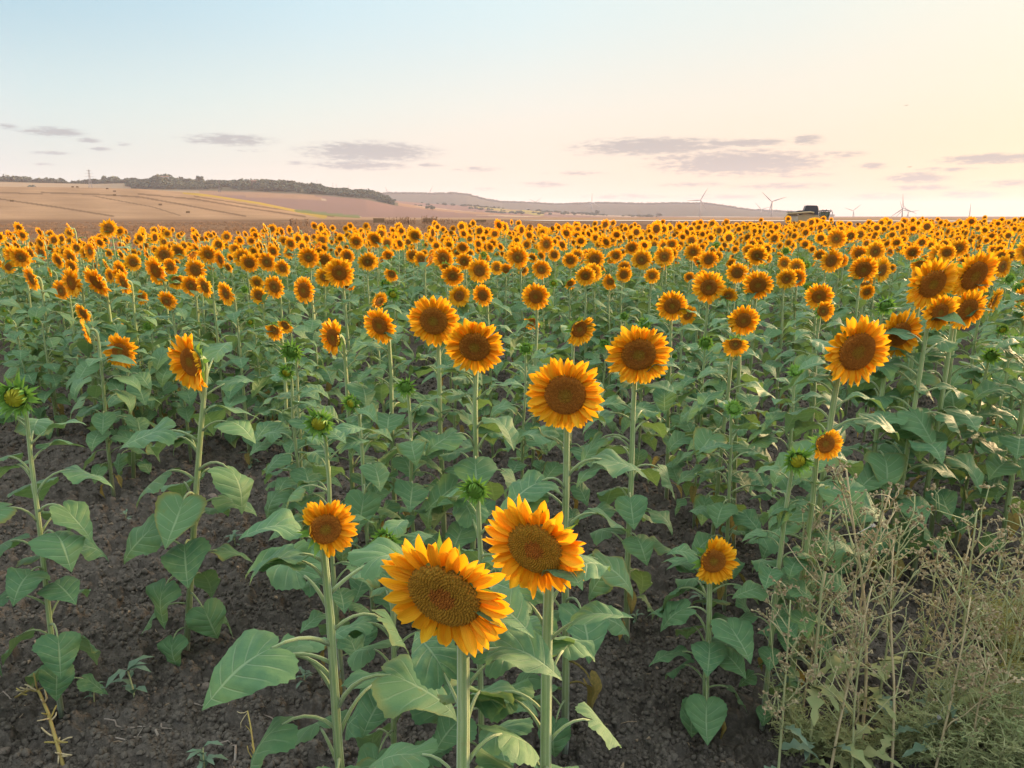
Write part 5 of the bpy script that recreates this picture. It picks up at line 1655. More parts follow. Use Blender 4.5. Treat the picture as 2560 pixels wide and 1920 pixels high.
for f, h, t, lb in ((z2, (308, 212), (290, 168), 'white turbine farthest to the left, rising behind the mauve slope'),
                    (z2, (577, 212), (597, 166), 'white turbine on the far ridge left of its rounded summit, second from the left'),
                    (z2, (1260, 270), (1300, 240), 'white turbine with a V of two raised blades, third from the left'),
                    (z2, (1620, 272), (1620, 213), 'white turbine with one blade pointing straight up, fourth from the left'),
                    (z2, (2045, 310), (2078, 305), 'small faint turbine low before the far ridge, fifth from the left'),
                    (z2, (2140, 338), (2168, 320), 'small turbine with a low V of blades just above the blooms, sixth from the left'),
                    (z3, (133, 258), (172, 186), 'tall turbine over the last hump of the far ridge, blade up to the right'),
                    (z3, (157, 310), (150, 268), 'pale turbine half hidden right behind the taller hump turbine'),
                    (z3, (262, 345), (280, 323), 'tiny turbine just right of the last hump of the ridge'),
                    (z3, (523, 318), (578, 303), 'smaller turbine of the pair close left of the harvester'),
                    (z3, (592, 268), (675, 242), 'larger turbine of the pair close left of the harvester'),
                    (z3, (1115, 325), (1155, 290), 'turbine standing alone right of the harvester'),
                    (z3, (1435, 310), (1425, 230), 'largest turbine in the tight group at the right'),
                    (z3, (1432, 322), (1413, 270), 'turbine right behind the largest of the tight group at the right'),
                    (z3, (1470, 335), (1525, 325), 'smallest turbine of the tight group at the right'),
                    (z3, (1862, 360), (1860, 292), 'last turbine at the far right behind the sunflower tops')):
    turbine(*f(*h), f(*t), lb, yaw=random.Random(h[0]).uniform(-0.3, 0.3))
for k, (x, y) in enumerate(((1835, 278), (1872, 276), (1940, 274), (1975, 276), (428, 222))):
    hx1, hy1 = z2(x, y); t1 = z2(x + 2, y - 10)
    turbine(hx1, hy1, t1, ['tiny first turbine on the skyline of the far ridge', 'tiny second turbine on the skyline of the far ridge', 'tiny third turbine on the skyline of the far ridge', 'tiny fourth turbine on the skyline of the far ridge', 'faint tiny turbine on the ridge between the first two large ones'][k], blade_m=26)

# ------------------------------------------------------------------ bales and dry clumps on the harvested field
M_STRAW = mat_plain('straw', (0.30, 0.19, 0.10), (0.20, 0.12, 0.065), 4, 0.9, 0.05, 0.6, dist=0.1)


def bale(x_, y_, w, h, Rd, label):
    A, E = azel(x_, y_)
    x, y = Rd * math.sin(A), Rd * math.cos(A)
    mb = MB(); mb.box((0, 0, h / 2), (w, w * 0.45, h)); mb.box((0, -w * 0.226, h * .5), (w * 0.03, 0.03, h * 0.99)); mb.box((w * .3, -w * 0.226, h * .5), (w * 0.02, 0.03, h * 0.99)); mb.box((-w * .3, -w * 0.226, h * .5), (w * 0.02, 0.03, h * 0.99))
    o_ = link('straw_bale', mb.mesh('straw_bale', [M_STRAW], False))
    o_.location = (x, y, ground_any(x, y) - 0.03); o_.rotation_euler.z = -A
    tag(o_, label, 'bale', 'straw bales left on the far fields')


bale(818, 463, 3.2, 1.25, 230, 'rectangular straw bale on the brown field, leftmost of the three big ones')
bale(928, 463, 3.6, 1.2, 235, 'rectangular straw bale on the brown field behind the dry weeds')
bale(1039, 465, 3.0, 0.8, 230, 'low flat straw bale on the brown field, rightmost of the three')
for k, (x, y, rd_) in enumerate(((158, 413, 880), (168, 413.4, 880), (233, 421, 820), (249, 428.5, 760), (249, 436, 700), (347, 451, 600), (406, 459, 520), (27, 445, 620))):
    bale(x, y, 2.2, 1.2, rd_, ['dark bale highest on the stubble hill, left of a close pair', 'dark bale highest on the stubble hill, right of a close pair', 'dark bale below the pair on the stubble hill', 'dark bale in the middle of the stubble hill', 'dark bale just beneath the middle one on the stubble hill', 'dark bale low on the stubble hill', 'lowest dark bale near the foot of the stubble hill', 'dark bale near the left edge of the stubble hill'][k])

M_DRY = mat_plain('dry_stalk', (0.30, 0.19, 0.11), (0.20, 0.12, 0.08), 15, 0.85, 0.1, 0.3)
rng = random.Random(88)
for k, (x, Rd, w, h, n_) in enumerate(((852, 175, 4.5, 1.5, 26), (872, 178, 5, 1.7, 34), (927, 180, 3.6, 2.0, 40), (955, 186, 5, 1.3, 30), (1005, 190, 5, 1.0, 22), (645, 150, 3.5, 1.4, 26), (1480, 210, 12, 1.2, 36), (1620, 215, 14, 1.2, 36))):
    A = azel(x, 460)[0]; mb = MB()
    for _ in range(n_):
        x0, y0 = rng.uniform(-w, w) * 0.5, rng.uniform(-w, w) * 0.4
        hh = h * rng.uniform(0.5, 1.0); lx, ly = rng.uniform(-.25, .25), rng.uniform(-.25, .25)
        mb.tube([(x0, y0, -0.1), (x0 + lx * .4, y0 + ly * .4, hh * .6), (x0 + lx, y0 + ly, hh)], [0.05, 0.045, 0.05], 3)
        for _b in range(3):
            f = rng.uniform(0.4, 1); a = rng.uniform(0, 6.28); q = 0.28 * rng.uniform(.5, 1)
            px, py, pz = x0 + lx * f, y0 + ly * f, hh * f
            mb.tube([(px, py, pz), (px + math.cos(a) * q, py + math.sin(a) * q, pz + q * 0.8)], [0.03, 0.06], 3)
    o_ = link('dry_weed_clump', mb.mesh('dry_weed_clump', [M_DRY]))
    px, py = Rd * math.sin(A), Rd * math.cos(A); o_.location = (px, py, gz(px, py))
    tag(o_, ['dry brown weed clump at the left of the row on the brown field', 'tall dry weed clump second in the row on the brown field', 'tallest dry weed clump beside the middle bale', 'dry weed clump just right of the middle bale', 'low dry weed clump before the flat bale', 'dry weed clump below the yellow strip of the hill', 'dry weed fringe behind the blooms right of the valley', 'dry weed fringe behind the blooms near the hump turbine'][k], 'dry weeds', 'dry weed clumps on the brown field')
# low dry stubble all over the near side of that field
tuft = MB()
for _ in range(14):
    a = rng.uniform(0, 6.28); q = rng.uniform(0.02, 0.2)
    tuft.tube([(math.cos(a) * q, math.sin(a) * q, 0), (math.cos(a) * q * 1.8, math.sin(a) * q * 1.8, rng.uniform(.12, .3))], [0.012, 0.008], 3, cap=False)
tuft = tuft.mesh('stubble_tuft', [M_DRY])
pts, rots, scl, ids = [], [], [], []
while len(pts) < 7000:
    A = R(rng.uniform(-40, 25)); r = 20 * (260 / 20) ** rng.random()
    x, y = r * math.sin(A), r * math.cos(A)
    if y < field_edge(x) + 0.5: continue
    pts.append((x, y, float(ground_base(x, y)) - 0.02)); rots.append((0, 0, rng.uniform(0, 6.28))); s = rng.uniform(.6, 1.5); scl.append((s, s, s)); ids.append(0)
tag(scatter_object('dry_stubble', [tuft], pts, rots, scl, ids), 'dry brown stubble standing on the harvested field', 'stubble', kind='stuff')

# ------------------------------------------------------------------ combine harvester
M_CREAM = mat_plain('harvester_cream', (0.50, 0.36, 0.18), (0.42, 0.30, 0.15), 1.2, 0.4, 0.4, 0)
M_GREY = mat_plain('harvester_grey', (0.055, 0.055, 0.07), (0.04, 0.04, 0.05), 1.5, 0.45, 0.4, 0)
M_TYRE = mat_plain('tyre', (0.018, 0.017, 0.016), None, 8, 0.85, 0.1, 0.4)
M_GLASS, gt, go_ = new_mat('cab_glass')
gp = principled(gt, go_, (0.10, 0.16, 0.12), 0.08, 0.8); gp.inputs['Transmission Weight'].default_value = 0.5
M_PALEM = mat_plain('harvester_pale', (0.62, 0.50, 0.36), None, 2, 0.5, 0.3, 0)


def prism(mb, poly, y0, y1, mi=0):
    n = len(poly)
    vs = [(x, y0, z) for x, z in poly] + [(x, y1, z) for x, z in poly]
    fs = [tuple(range(n)), tuple(reversed(range(n, 2 * n)))]
    for k in range(n):
        fs.append((k, n + k, n + (k + 1) % n, (k + 1) % n))
    mb.add(vs, fs, mi)


CR = 168.0
A_c = azel(1745, 465)[0]
cx_, cy_ = CR * math.sin(A_c), CR * math.cos(A_c)
root = empty('combine_harvester', (cx_, cy_, gz(cx_, cy_)))
root.rotation_euler.z = -A_c + 0.12
root.scale = (1.04,) * 3
def hpart(name, fn, mat, parent=root, smooth=False):
    mb = MB(); fn(mb); return link(name, mb.mesh(name, [mat] if not isinstance(mat, list) else mat, smooth), parent)
W = 1.35
body = hpart('body', lambda m: prism(m, [(-4.0, 1.0), (2.0, 1.0), (2.0, 2.25), (1.5, 2.62), (-0.8, 2.95), (-1.3, 2.55), (-1.9, 2.55), (-2.3, 2.95), (-3.75, 3.0), (-4.15, 2.2)], -W, W), M_CREAM)
hpart('side_panel', lambda m: prism(m, [(-3.6, 1.5), (-1.9, 1.4), (-1.9, 2.3), (-3.5, 2.55)], -W - 0.05, -W - 0.003), M_PALEM)
hpart('louvre', lambda m: [m.box((-2.9, -W - 0.07, 2.35 + 0.10 * k), (1.7, 0.03, 0.04)) for k in range(3)], M_DARK)
hpart('engine_cover', lambda m: prism(m, [(-3.8, 2.98), (-2.3, 2.96), (-1.2, 2.6), (-0.7, 2.9), (-0.7, 3.4), (-1.8, 3.35), (-2.4, 3.12), (-3.75, 3.12)], -W + 0.12, W - 0.12), M_GREY)
hpart('grain_tank', lambda m: prism(m, [(-1.0, 2.85), (1.7, 2.5), (1.75, 2.6), (1.45, 4.15), (1.25, 4.28), (-0.45, 4.32), (-0.62, 4.2), (-0.85, 3.45)], -W - 0.06, W + 0.06), M_GREY)
hpart('tank_end_panel', lambda m: prism(m, [(1.50, 3.0), (1.86, 3.0), (1.62, 4.05), (1.48, 4.22)], -W + 0.3, W - 0.3), M_PALEM)
hpart('air_intake', lambda m: m.tube([(-1.6, -W - 0.02, 2.95), (-1.6, -W - 0.12, 2.95)], 0.42, 16), M_DARK)
hpart('unloading_pipe', lambda m: m.tube([(0.9, -W - 0.28, 2.9), (0.2, -W - 0.30, 3.05), (-3.8, -W - 0.30, 2.75)], [0.19, 0.19, 0.17], 10), M_CREAM, smooth=True)
cab = hpart('cab', lambda m: [m.box((2.95, 0, 1.72), (1.55, 2.1, 0.12))] + [m.tube([(x0, s * 1.0, 1.75), (x1, s * 1.0, 3.2)], 0.055, 6) for s in (-1, 1) for x0, x1 in ((2.2, 2.2), (2.85, 2.95), (3.55, 3.85))], M_DARK)
hpart('window', lambda m: m.add([(2.24, -0.98, 1.82), (2.82, -0.98, 1.82), (2.92, -0.98, 3.14), (2.24, -0.98, 3.14)], [(0, 1, 2, 3)]), M_GLASS, cab)
hpart('window', lambda m: m.add([(2.9, -0.98, 1.82), (3.5, -0.98, 1.82), (3.8, -0.98, 3.14), (3.0, -0.98, 3.14)], [(0, 1, 2, 3)]), M_GLASS, cab)
hpart('windscreen', lambda m: m.add([(3.56, -0.95, 1.82), (3.56, 0.95, 1.82), (3.86, 0.95, 3.14), (3.86, -0.95, 3.14)], [(0, 1, 2, 3)]), M_GLASS, cab)
hpart('window', lambda m: m.add([(2.24, 0.98, 1.82), (3.5, 0.98, 1.82), (3.8, 0.98, 3.14), (2.24, 0.98, 3.14)], [(3, 2, 1, 0)]), M_GLASS, cab)
hpart('cab_roof', lambda m: prism(m, [(2.05, 3.18), (4.2, 3.22), (4.15, 3.34), (3.0, 3.44), (2.1, 3.40)], -1.15, 1.15), M_GREY, cab)
for k in (2.5, 3.1, 3.9):
    hpart('work_lamp', lambda m: m.box((k, -1.05, 3.49), (0.14, 0.14, 0.12)), M_DARK, cab)
hpart('mirror', lambda m: [m.tube([(3.8, -1.1, 3.2), (4.15, -1.45, 3.1)], 0.03, 5), m.box((4.17, -1.47, 2.85), (0.08, 0.26, 0.5))], M_DARK, cab)
hpart('ladder', lambda m: [m.tube([(2.3, -W - .1, 0.5), (2.3, -W - .1, 1.8)], 0.035, 5), m.tube([(2.8, -W - .1, 0.5), (2.8, -W - .1, 1.8)], 0.035, 5)] + [m.box((2.55, -W - .1, 0.6 + 0.3 * k), (0.5, 0.14, 0.04)) for k in range(4)], M_DARK)
for (x, r, w) in ((1.3, 0.92, 0.62), (-3.0, 0.6, 0.45)):
    for s in (-1, 1):
        wh = hpart('wheel', lambda m: m.tube([(x, s * 1.45 - w / 2, r), (x, s * 1.45 - w / 2 + .1, r), (x, s * 1.45 + w / 2 - .1, r), (x, s * 1.45 + w / 2, r)], [r * .86, r, r, r * .86], 22), M_TYRE)
        hpart('rim', lambda m: m.tube([(x, s * 1.45 - w / 2 - 0.02, r), (x, s * 1.45 + w / 2 + 0.02, r)], r * 0.52, 16), M_CREAM, wh)
hpart('feeder_house', lambda m: prism(m, [(2.2, 1.0), (4.4, 0.45), (4.5, 1.0), (2.4, 1.75)], -0.75, 0.75), M_CREAM)
header = hpart('header', lambda m: prism(m, [(4.4, 0.15), (5.6, 0.1), (4.8, 0.4), (4.55, 1.25), (4.4, 1.25)], -2.8, 2.8), M_GREY)
hpart('reel', lambda m: [m.tube([(5.3, -2.7, 0.95), (5.3, 2.7, 0.95)], 0.09, 8)] + [m.box((5.3 + 0.45 * math.cos(a), 0, 0.95 + 0.45 * math.sin(a)), (0.05, 5.4, 0.10)) for a in (0, 1.05, 2.1, 3.14, 4.2, 5.2)] + [m.box((5.3, s * 2.68, 0.95), (0.9, 0.03, 0.05)) for s in (-1, 1)], M_PALEM, header)
tag(root, 'cream combine harvester with dark grain tank working beyond the sunflowers', 'combine harvester')

# birds
for k, (x, y) in enumerate(((1958, 228), (1965, 361))):
    A, E = azel(x, y); Rd = 180
    mb = MB(); mb.tube([(-0.16, 0, 0), (0, 0, 0.02), (0.14, 0, 0), (0.2, 0, 0)], [0.01, 0.05, 0.035, 0.01], 6)
    rt = empty('bird', (Rd * math.sin(A), Rd * math.cos(A), H + Rd * math.tan(E))); link('body', mb.mesh('body', [M_DARK]), rt)
    for s in (-1, 1):
        mb = MB(); mb.add([(0.08, 0, 0.02), (-0.08, 0, 0.02), (-0.06, s * 0.25, 0.10), (0.0, s * 0.48, 0.04), (0.10, s * 0.24, 0.10)], [(0, 1, 2, 3, 4)]); link('wing', mb.mesh('wing', [M_DARK]), rt)
    rt.rotation_euler.z = 0.6
    tag(rt, ['small dark bird higher up in the pale sky', 'small dark bird lower down near the clouds'][k], 'bird', 'birds in the evening sky')

# ------------------------------------------------------------------ dry branching weeds at the right
M_WEEDSTEM = mat_plain('weed_stem_green', (0.30, 0.36, 0.17), (0.38, 0.38, 0.20), 18, 0.75, 0.15, 0.3)
M_WEEDDRY = mat_plain('weed_stem_dry', (0.52, 0.44, 0.27), (0.44, 0.36, 0.21), 18, 0.8, 0.1, 0.3)
M_SEED = mat_plain('weed_seed_head', (0.43, 0.37, 0.22), (0.36, 0.28, 0.17), 40, 0.85, 0.1, 0.5)
M_FLUFF = mat_plain('seed_fluff', (0.72, 0.72, 0.70), None, 40, 0.9, 0.1, 0.3)
M_WEEDLEAF = mat_plain('weed_leaf', (0.22, 0.29, 0.12), (0.30, 0.31, 0.14), 18, 0.7, 0.2, 0.3, 0.25)
M_WEEDLEAFB = mat_plain('weed_leaf_blue', (0.12, 0.20, 0.12), (0.16, 0.23, 0.16), 18, 0.7, 0.2, 0.3, 0.2)


def wobble_path(rng, p, d, L, n, bend=0.25, grav=0.0):
    pts = [p.copy()]; d = d.normalized()
    for i in range(n):
        d = (d + Vector((rng.gauss(0, bend), rng.gauss(0, bend), rng.gauss(0, bend) - grav)) / n * 1.6).normalized()
        pts.append(pts[-1] + d * (L / n))
    return pts, d


def seed_head(mb, rng, p, d, s):
    """a little cluster of dry star-shaped calyxes"""
    for _ in range(rng.randint(2, 4)):
        q = p + Vector((rng.gauss(0, 1), rng.gauss(0, 1), rng.gauss(0, .7))) * s * 0.9
        a = (d + Vector((rng.gauss(0, .5), rng.gauss(0, .5), rng.gauss(0, .5)))).normalized()
        u = a.orthogonal().normalized(); w = a.cross(u)
        ring = [q + a * s * 0.75 + (u * math.cos(t) + w * math.sin(t)) * s * rng.uniform(.35, .95) for t in (0, 1.26, 2.5, 3.77, 5.0)]
        mb.tube([p, q], [s * 0.10, s * 0.14], 3, 0, cap=False)
        mb.add([q - a * s * 0.3] + ring, [(0, 1, 2), (0, 2, 3), (0, 3, 4), (0, 4, 5), (0, 5, 1)], 0)


def ragged_leaf(mb, rng, p, d, L, mi=0, lobes=4):
    d = d.normalized(); s = d.cross(Vector((0, 0, 1)))
    s = s.normalized() if s.length > .01 else Vector((1, 0, 0)); up = s.cross(d)
    n = lobes * 2; vs, fs = [], []
    for i in range(n + 1):
        f = i / n
        w = L * 0.20 * math.sin(math.pi * (0.12 + 0.86 * f)) * (1.15 if i % 2 else 0.45)
        c = p + d * L * f + up * L * (0.18 * math.sin(f * 2.6) - 0.42 * f * f)
        vs += [c - s * w + up * w * 0.3, c, c + s * w + up * w * 0.3]
    for i in range(n):
        for k in (0, 1):
            a = i * 3 + k; fs.append((a, a + 1, a + 4, a + 3))
    mb.add(vs, fs, mi)


def dry_weed(base, hgt, lean, rng, label, green=0.5, nb=7, fluff=0):
    root = empty('dry_weed', base)
    pts, d = wobble_path(rng, Vector((0, 0, -0.02)), Vector((lean[0], lean[1], 1)), hgt, 9, 0.16)
    mb = MB(); r0 = 0.0048 * (0.7 + 0.4 * hgt)
    mb.tube(pts, [r0 * (1 - 0.55 * i / 9) for i in range(10)], 6)
    link('stem', mb.mesh('stem', [M_WEEDSTEM if rng.random() < 0.65 else M_WEEDDRY]), root)
    for k in range(nb):
        f = 0.32 + 0.66 * (k + rng.random() * 0.6) / nb
        i = min(int(f * 9), 8); p = pts[i].lerp(pts[i + 1], f * 9 - i)
        a = rng.uniform(0, 6.28); up = rng.uniform(0.9, 1.9)
        L = hgt * rng.uniform(0.20, 0.40) * (1.15 - 0.55 * f)
        bp, bd = wobble_path(rng, p, Vector((math.cos(a), math.sin(a), up)), L, 5, 0.4)
        br = MB(); br.tube(bp, [r0 * 0.55 * (1 - 0.5 * q / 5) for q in range(6)], 4)
        sh = MB()
        for _ in range(rng.randint(2, 4)):
            j = rng.randint(1, 4); q0 = bp[j].lerp(bp[j + 1], rng.random())
            a2 = rng.uniform(0, 6.28)
            tp, td = wobble_path(rng, q0, Vector((math.cos(a2), math.sin(a2), rng.uniform(0.6, 1.6))), L * rng.uniform(0.2, 0.45), 3, 0.5)
            br.tube(tp, r0 * 0.28, 3)
            seed_head(sh, rng, tp[-1], td, rng.uniform(0.006, 0.0095))
        seed_head(sh, rng, bp[-1], bd, rng.uniform(0.007, 0.0105))
        bo = link('branch', br.mesh('branch', [M_WEEDDRY if rng.random() > green else M_WEEDSTEM]), root)
        tag(link('seed_heads', sh.mesh('seed_heads', [M_SEED], False), bo), kind='stuff')
    for k in range(rng.randint(3, 5)):
        f = rng.uniform(0.03, 0.45); i = int(f * 9); p = pts[i]
        a = rng.uniform(0, 6.28); mb = MB()
        ragged_leaf(mb, rng, p, Vector((math.cos(a), math.sin(a), rng.uniform(-.1, .6))), rng.uniform(0.07, 0.15))
        link('leaf', mb.mesh('leaf', [rng.choice([M_WEEDLEAF, M_WEEDLEAF, M_WEEDLEAFB])]), root)
    for k in range(fluff):
        i = rng.randint(3, 8); p = pts[i] + Vector((rng.uniform(-.06, .06), rng.uniform(-.06, 0), rng.uniform(-.02, .05))); mb = MB()
        mb.tube([pts[i], p], 0.0012, 3)
        for _ in range(40):
            v = Vector((rng.gauss(0, 1), rng.gauss(0, 1), rng.gauss(0, 1))).normalized() * rng.uniform(.004, .010)
            mb.tube([p, p + v], [0.0004, 0.0008], 3, cap=False)
        link('seed_tuft', mb.mesh('seed_tuft', [M_FLUFF]), root)
    tag(root, label, 'dry weed', 'dry branching weeds beside the sunflowers')


rng = random.Random(515)
WEEDS = [  # foot pixel (2212 wide), top pixel y, lean, label tail
    (1700, 1560, 1110, -.06, 'dry weed with rusty seed heads, farthest left of the weed patch'),
    (1745, 1655, 1080, .00, 'tall dry weed in front of the opening bud'),
    (1800, 1600, 1010, .04, 'tall dry weed reaching up beside the front bloom of the cluster'),
    (1860, 1640, 985, .02, 'tallest dry weed of the patch, rusty top among the leaves'),
    (1890, 1560, 1130, .08, 'dry weed with one reddish side branch over bare soil'),
    (1765, 1500, 1180, -.1, 'slim dry weed leaning left behind the tall ones'),
    (1925, 1690, 1180, -.04, 'dry weed standing in the middle front of the patch'),
    (1990, 1600, 1160, .05, 'dry weed with greenish lower stem right of the bare soil'),
    (2050, 1620, 1090, .03, 'dry weed with a dense brown top near the right edge'),
    (2110, 1560, 1140, .05, 'dry weed spreading its brown top by the right edge'),
    (2160, 1610, 1240, -.03, 'low bushy dry weed at the right edge'),
    (2195, 1690, 1290, .02, 'dry weed cut by the right edge of the view'),
    (2010, 1720, 1290, .10, 'thick stemmed dry weed leaning right in the front'),
    (1680, 1690, 1300, -.05, 'short dry weed at the front left of the patch'),
    (1840, 1730, 1330, -.08, 'short dry weed low in the front of the patch'),
    (1725, 1580, 1200, .05, 'slim greenish dry weed at the left of the patch behind the short one'),
    (1825, 1520, 1090, -.03, 'dry weed crossing in front of the leaves under the cluster'),
    (1955, 1560, 1220, .06, 'dry weed over the middle of the bare soil patch'),
    (2030, 1660, 1230, -.07, 'leaning dry weed between the thick stemmed and the bushy one'),
    (2135, 1660, 1180, -.02, 'tall straw coloured dry weed near the bottom right corner'),
    (2180, 1540, 1120, .02, 'dry weed rising highest at the right edge'),
    (1785, 1700, 1260, .07, 'straw coloured dry weed low at the front of the tall ones'),
    (2085, 1740, 1400, .0, 'short dry weed with pale tufts low in the front'),
]
for fx, fy, ty, ln, lb in WEEDS:
    b = at_disp(fx, min(fy, 1700)); b.z = gz(b.x, b.y)
    dd = ray_disp(fx, ty); hgt = H + dd.z * (b.y / dd.y) - b.z
    dry_weed(b, max(0.25, hgt), (ln, rng.uniform(-.05, .05)), rng, lb, 0.8, rng.randint(8, 12), 1 if rng.random() < .4 else 0)


def feathery(base, rng, label, n=9, h=0.42, mats=None, yellow=False):
    root = empty('feathery_weed', base)
    st = MB(); fo = MB()
    for _ in range(n):
        a = rng.uniform(0, 6.28)
        pts, d = wobble_path(rng, Vector((rng.uniform(-.03, .03), rng.uniform(-.03, .03), -0.01)), Vector((math.cos(a) * .5, math.sin(a) * .5, 1)), h * rng.uniform(.6, 1.1), 6, 0.3)
        st.tube(pts, [0.0028, 0.0026, 0.0024, 0.002, 0.0018, 0.0015, 0.0012], 4)
        for i in range(1, 7):
            for _k in range(5):
                a2 = rng.uniform(0, 6.28); p = pts[i].lerp(pts[i - 1], rng.random())
                q, qd = wobble_path(rng, p, Vector((math.cos(a2), math.sin(a2), rng.uniform(0, .9))), rng.uniform(.03, .075), 3, .4)
                st.tube(q, 0.0009, 3, cap=False)
                for t in range(7):
                    c = q[min(3, 1 + t // 3)]; v = Vector((rng.gauss(0, 1), rng.gauss(0, 1), rng.gauss(0, .8))).normalized()
                    w = v.orthogonal().normalized() * 0.0022; l = rng.uniform(.008, .020)
                    fo.add([c - w, c + w, c + v * l + w * .3, c + v * l - w * .3], [(0, 1, 2, 3)])
    link('stems', st.mesh('stems', [M_WEEDSTEM]), root)
    tag(link('foliage', fo.mesh('foliage', [M_YELLOWLEAF if yellow else M_WEEDLEAF]), root), kind='stuff')
    tag(root, label, 'weed', 'feathery weeds in the patch at the right')


M_YELLOWLEAF = mat_plain('weed_leaf_yellow', (0.30, 0.26, 0.06), (0.22, 0.22, 0.07), 18, 0.7, 0.2, 0.3, 0.25)
for k, (x, y, h, yl, lb) in enumerate(((2130, 1600, .42, False, 'feathery green weed at the foot of the bushy dry weed'), (2190, 1560, .45, True, 'yellowish feathery weed at the right edge'), (2060, 1680, .30, False, 'low feathery weed in the front by the thick stemmed weed'),
                                       (2200, 1690, .36, False, 'feathery weed in the bottom right corner'), (2150, 1400, .30, True, 'yellow feathery weed behind the patch on the bare soil'), (2205, 1440, .34, True, 'second yellow feathery weed, nearer the right edge'),
                                       (1960, 1640, .22, False, 'small feathery weed between the dry stems'), (1840, 1640, .20, False, 'small green weed under the tallest dry weed'), (1730, 1620, .2, False, 'small green weed at the left foot of the patch'), (2110, 1690, .34, False, 'feathery weed in front of the bushy dry weed'))):
    b = at_disp(x, min(y, 1690)); b.z = gz(b.x, b.y)
    feathery(b, rng, lb, 14, h * 1.2, None, yl)

# ------------------------------------------------------------------ small things on the soil
def seedling(xd_, yd_, s, label, rng, mat=None):
    b = at_disp(xd_, yd_); b.z = gz(b.x, b.y) - 0.004
    root = empty('weed_seedling', b)
    mb = MB(); pts, d = wobble_path(rng, Vector((0, 0, -0.01)), Vector((rng.uniform(-.2, .2), 0, 1)), s, 4, .25); mb.tube(pts, [s * .035, s * .03, s * .028, s * .025, s * .02], 5)
    link('stem', mb.mesh('stem', [M_WEEDSTEM]), root)
    for k in range(rng.randint(6, 9)):
        i = rng.randint(1, 4); a = k * 2.4; mb = MB()
        ragged_leaf(mb, rng, pts[i], Vector((math.cos(a), math.sin(a), rng.uniform(.1, .9))), s * rng.uniform(.45, .85), 0, 2)
        link('leaf', mb.mesh('leaf', [mat or M_WEEDLEAFB]), root)
    tag(root, label, 'seedling', 'small weed seedlings on the soil')


rng = random.Random(31)
for x, y, s, lb in ((292, 1512, .12, 'grey-green seedling on bare soil, largest between the two left sunflowers'), (204, 1525, .07, 'small seedling by the foot of the left-edge bud plant'), (378, 1412, .06, 'tiny seedling at the leaning foot of the side-turned bloom'),
                    (655, 1490, .06, 'tiny bluish seedling left of the front pair leaves'), (440, 1656, .09, 'seedling at the bottom edge on the left soil'), (545, 1008, .12, 'fresh green weed behind the side-turned bloom'), (508, 1180, .08, 'grey seedling on the light patch of soil'),
                    (1375, 1345, .06, 'seedling beside the bare stem foot right of the front pair'), (1520, 1310, .08, 'greyish seedling behind the half-open weed-side sunflower'), (2180, 1015, .14, 'bluish weed on bare soil near the right edge'), (2190, 1108, .16, 'larger bluish weed on bare soil at the right edge'), (1990, 860, .12, 'bluish seedling under the right-hand cluster'), (270, 1120, .07, 'seedling right of the left-edge bud plant'), (1085, 960, .09, 'pale seedling on soil behind the middle big bloom')):
    seedling(x, y, s, lb, rng)

M_STONE = mat_plain('pale_stone', (0.22, 0.18, 0.145), (0.15, 0.12, 0.10), 12, 0.9, 0.1, 0.5)
for k, (x, y, s, lb) in enumerate(((444, 1480, .045, 'tan angular stone on the soil right of the left plants'), (5, 1608, .05, 'rounded tan stone at the left edge'), (395, 1535, .02, 'small pebble right of the large seedling'), (375, 1050, .05, 'pale stone behind the lone round bloom'), (460, 1085, .05, 'pinkish stone near the side-turned bloom'),
                                   (1668, 1110, .035, 'small pale stone under the flat-topped bud'), (1705, 1240, .03, 'whitish pebble on the soil near the half-open bloom'), (1680, 1420, .02, 'white pebble between the half-open bloom and the weeds'), (1950, 1330, .05, 'grey stone among the dry weeds'), (1410, 1550, .02, 'pebble on the open soil right of the front pair'), (610, 1465, .02, 'pebble between the left and middle plants'), (1490, 1250, .03, 'pale stone behind the second front sunflower'), (155, 1385, .025, 'pebble by the left-edge bud plant'))):
    b = at_disp(x, y); b.z = gz(b.x, b.y)
    me = lump_mb(rng, 2, 0.65, 0.12).mesh('stone', [M_STONE], False)
    o_ = link('stone', me); o_.location = b + Vector((0, 0, s * .12)); o_.scale = (s * rng.uniform(.9, 1.3), s, s); o_.rotation_euler = (rng.uniform(-.3, .3), rng.uniform(-.3, .3), rng.uniform(0, 6))
    tag(o_, lb, 'stone', 'stones on the soil')

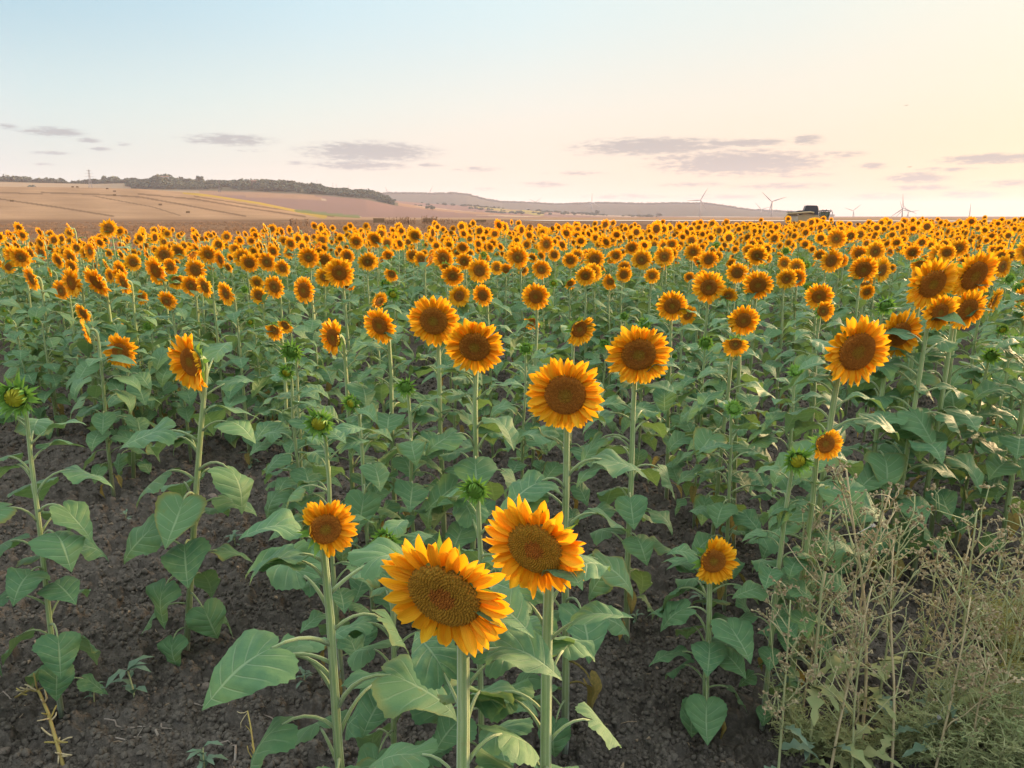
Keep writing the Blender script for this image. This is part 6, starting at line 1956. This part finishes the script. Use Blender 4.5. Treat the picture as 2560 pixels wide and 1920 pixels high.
M_TWIG = mat_plain('dry_twig', (0.34, 0.30, 0.26), (0.24, 0.19, 0.15), 25, 0.85, 0.1, 0.4)
for k, (x0, y0, x1, y1, r, lb) in enumerate(((225, 1556, 325, 1566, .0035, 'long pale twig lying on the left soil'), (330, 1590, 352, 1560, .005, 'greyish crooked twig right of the long pale one'), (430, 1525, 465, 1500, .003, 'bent thin twig near the tan stone'), (255, 1600, 340, 1585, .003, 'thin twig in front of the long pale one'), (500, 1640, 505, 1600, .005, 'pale upright twig at the bottom left'),
                                             (520, 1480, 580, 1488, .0025, 'thin twig left of the front plants'), (1610, 1345, 1700, 1350, .004, 'branched twig lying left of the half-open weed-side plant'), (1590, 1300, 1605, 1320, .006, 'short pale stick on the soil by the second front bloom'), (1600, 1480, 1650, 1500, .002, 'hair-thin straw on the open soil'), (1900, 1470, 1930, 1445, .003, 'straw on the soil among the dry weeds'), (590, 1560, 600, 1545, .004, 'short twig left of the lowest front leaves'), (0, 1480, 40, 1500, .003, 'twig at the left edge by the bent stalk'))):
    p0, p1 = at_disp(x0, y0), at_disp(x1, y1)
    mb = MB(); pp = []
    for i in range(7):
        q = p0.lerp(p1, i / 6) + Vector((rng.gauss(0, .006), rng.gauss(0, .006), 0)); q.z = gz(q.x, q.y) + r * 0.8 + 0.004 * math.sin(i); pp.append(q - p0)
    mb.tube(pp, [r * (1 - .06 * i) for i in range(7)], 5)
    q = pp[4]; mb.tube([q, q + Vector((rng.uniform(-.03, .03), rng.uniform(-.03, .03), .012)), q + Vector((rng.uniform(-.05, .05), rng.uniform(-.05, .05), .01))], [r * .6, r * .5, r * .3], 4)
    o_ = link('twig', mb.mesh('twig', [M_TWIG])); o_.location = p0
    tag(o_, lb, 'twig', 'dry twigs on the soil')


def bent_stalk(path, label, r, n, rng, rise):
    P = [at_disp(*q) for q in path]
    b = P[0].copy(); b.z = gz(b.x, b.y)
    pts = []
    for p, z in zip(P, rise):
        v = Vector((p.x, p.y, 0)) - Vector((b.x, b.y, 0)); v.z = z; pts.append(v)
    root = empty('dry_stalk', b)
    mb = MB(); mb.tube(pts, [r * (1 - .5 * i / len(pts)) for i in range(len(pts))], 7); link('stem', mb.mesh('stem', [M_YSTALK]), root)
    for k in range(n):
        f = rng.random() * (len(pts) - 1); i = min(int(f), len(pts) - 2); p = pts[i].lerp(pts[i + 1], f - i)
        mb = MB(); q, _d = wobble_path(rng, p, Vector((rng.uniform(-1, 1), rng.uniform(-1, 1), rng.uniform(-.1, .9))), rng.uniform(.025, .07), 3, .5)
        mb.tube(q, [r * .4, r * .5, r * .45, r * .3], 4); link('side_shoot', mb.mesh('side_shoot', [M_YSTALK if rng.random() < .4 else M_WEEDDRY]), root)
    tag(root, label, 'dry stalk', 'bent dry stalks at the bottom left')


M_YSTALK = mat_plain('yellow_stalk', (0.36, 0.31, 0.09), (0.30, 0.22, 0.08), 30, 0.7, 0.15, 0.3)
bent_stalk([(140, 1665), (125, 1625), (110, 1585), (92, 1550), (70, 1530), (35, 1520)], 'bent yellow dry stalk with side shoots, at the bottom left corner', .0065, 26, rng, (-.01, .05, .09, .11, .08, .03))
bent_stalk([(555, 1662), (550, 1640), (545, 1615), (540, 1600)], 'thin yellowish stalk standing at the bottom edge', .0035, 9, rng, (-.01, .05, .10, .13))

# ------------------------------------------------------------------ haze
hm, ht, ho = new_mat('evening_haze')
pv = ht.new('ShaderNodeVolumePrincipled')
pv.inputs['Color'].default_value = (0.86, 0.83, 1.0, 1)
pv.inputs['Density'].default_value = HAZE_DENSITY
pv.inputs['Anisotropy'].default_value = 0.0
ht.l.new(pv.outputs[0], ho.inputs['Volume'])
mb = MB(); mb.box((0, 0, 0), (1, 1, 1))
hz = link('haze', mb.mesh('haze', [hm], False))
zlo, zhi = float(hv[:, 2].min()) - 3, max(float(hv[:, 2].max()), 150) + 20
hz.location = (0, 0, (zlo + zhi) / 2); hz.scale = (18600, 18600, zhi - zlo)
tag(hz, 'pale evening haze lying over the whole plain', 'haze', kind='stuff')
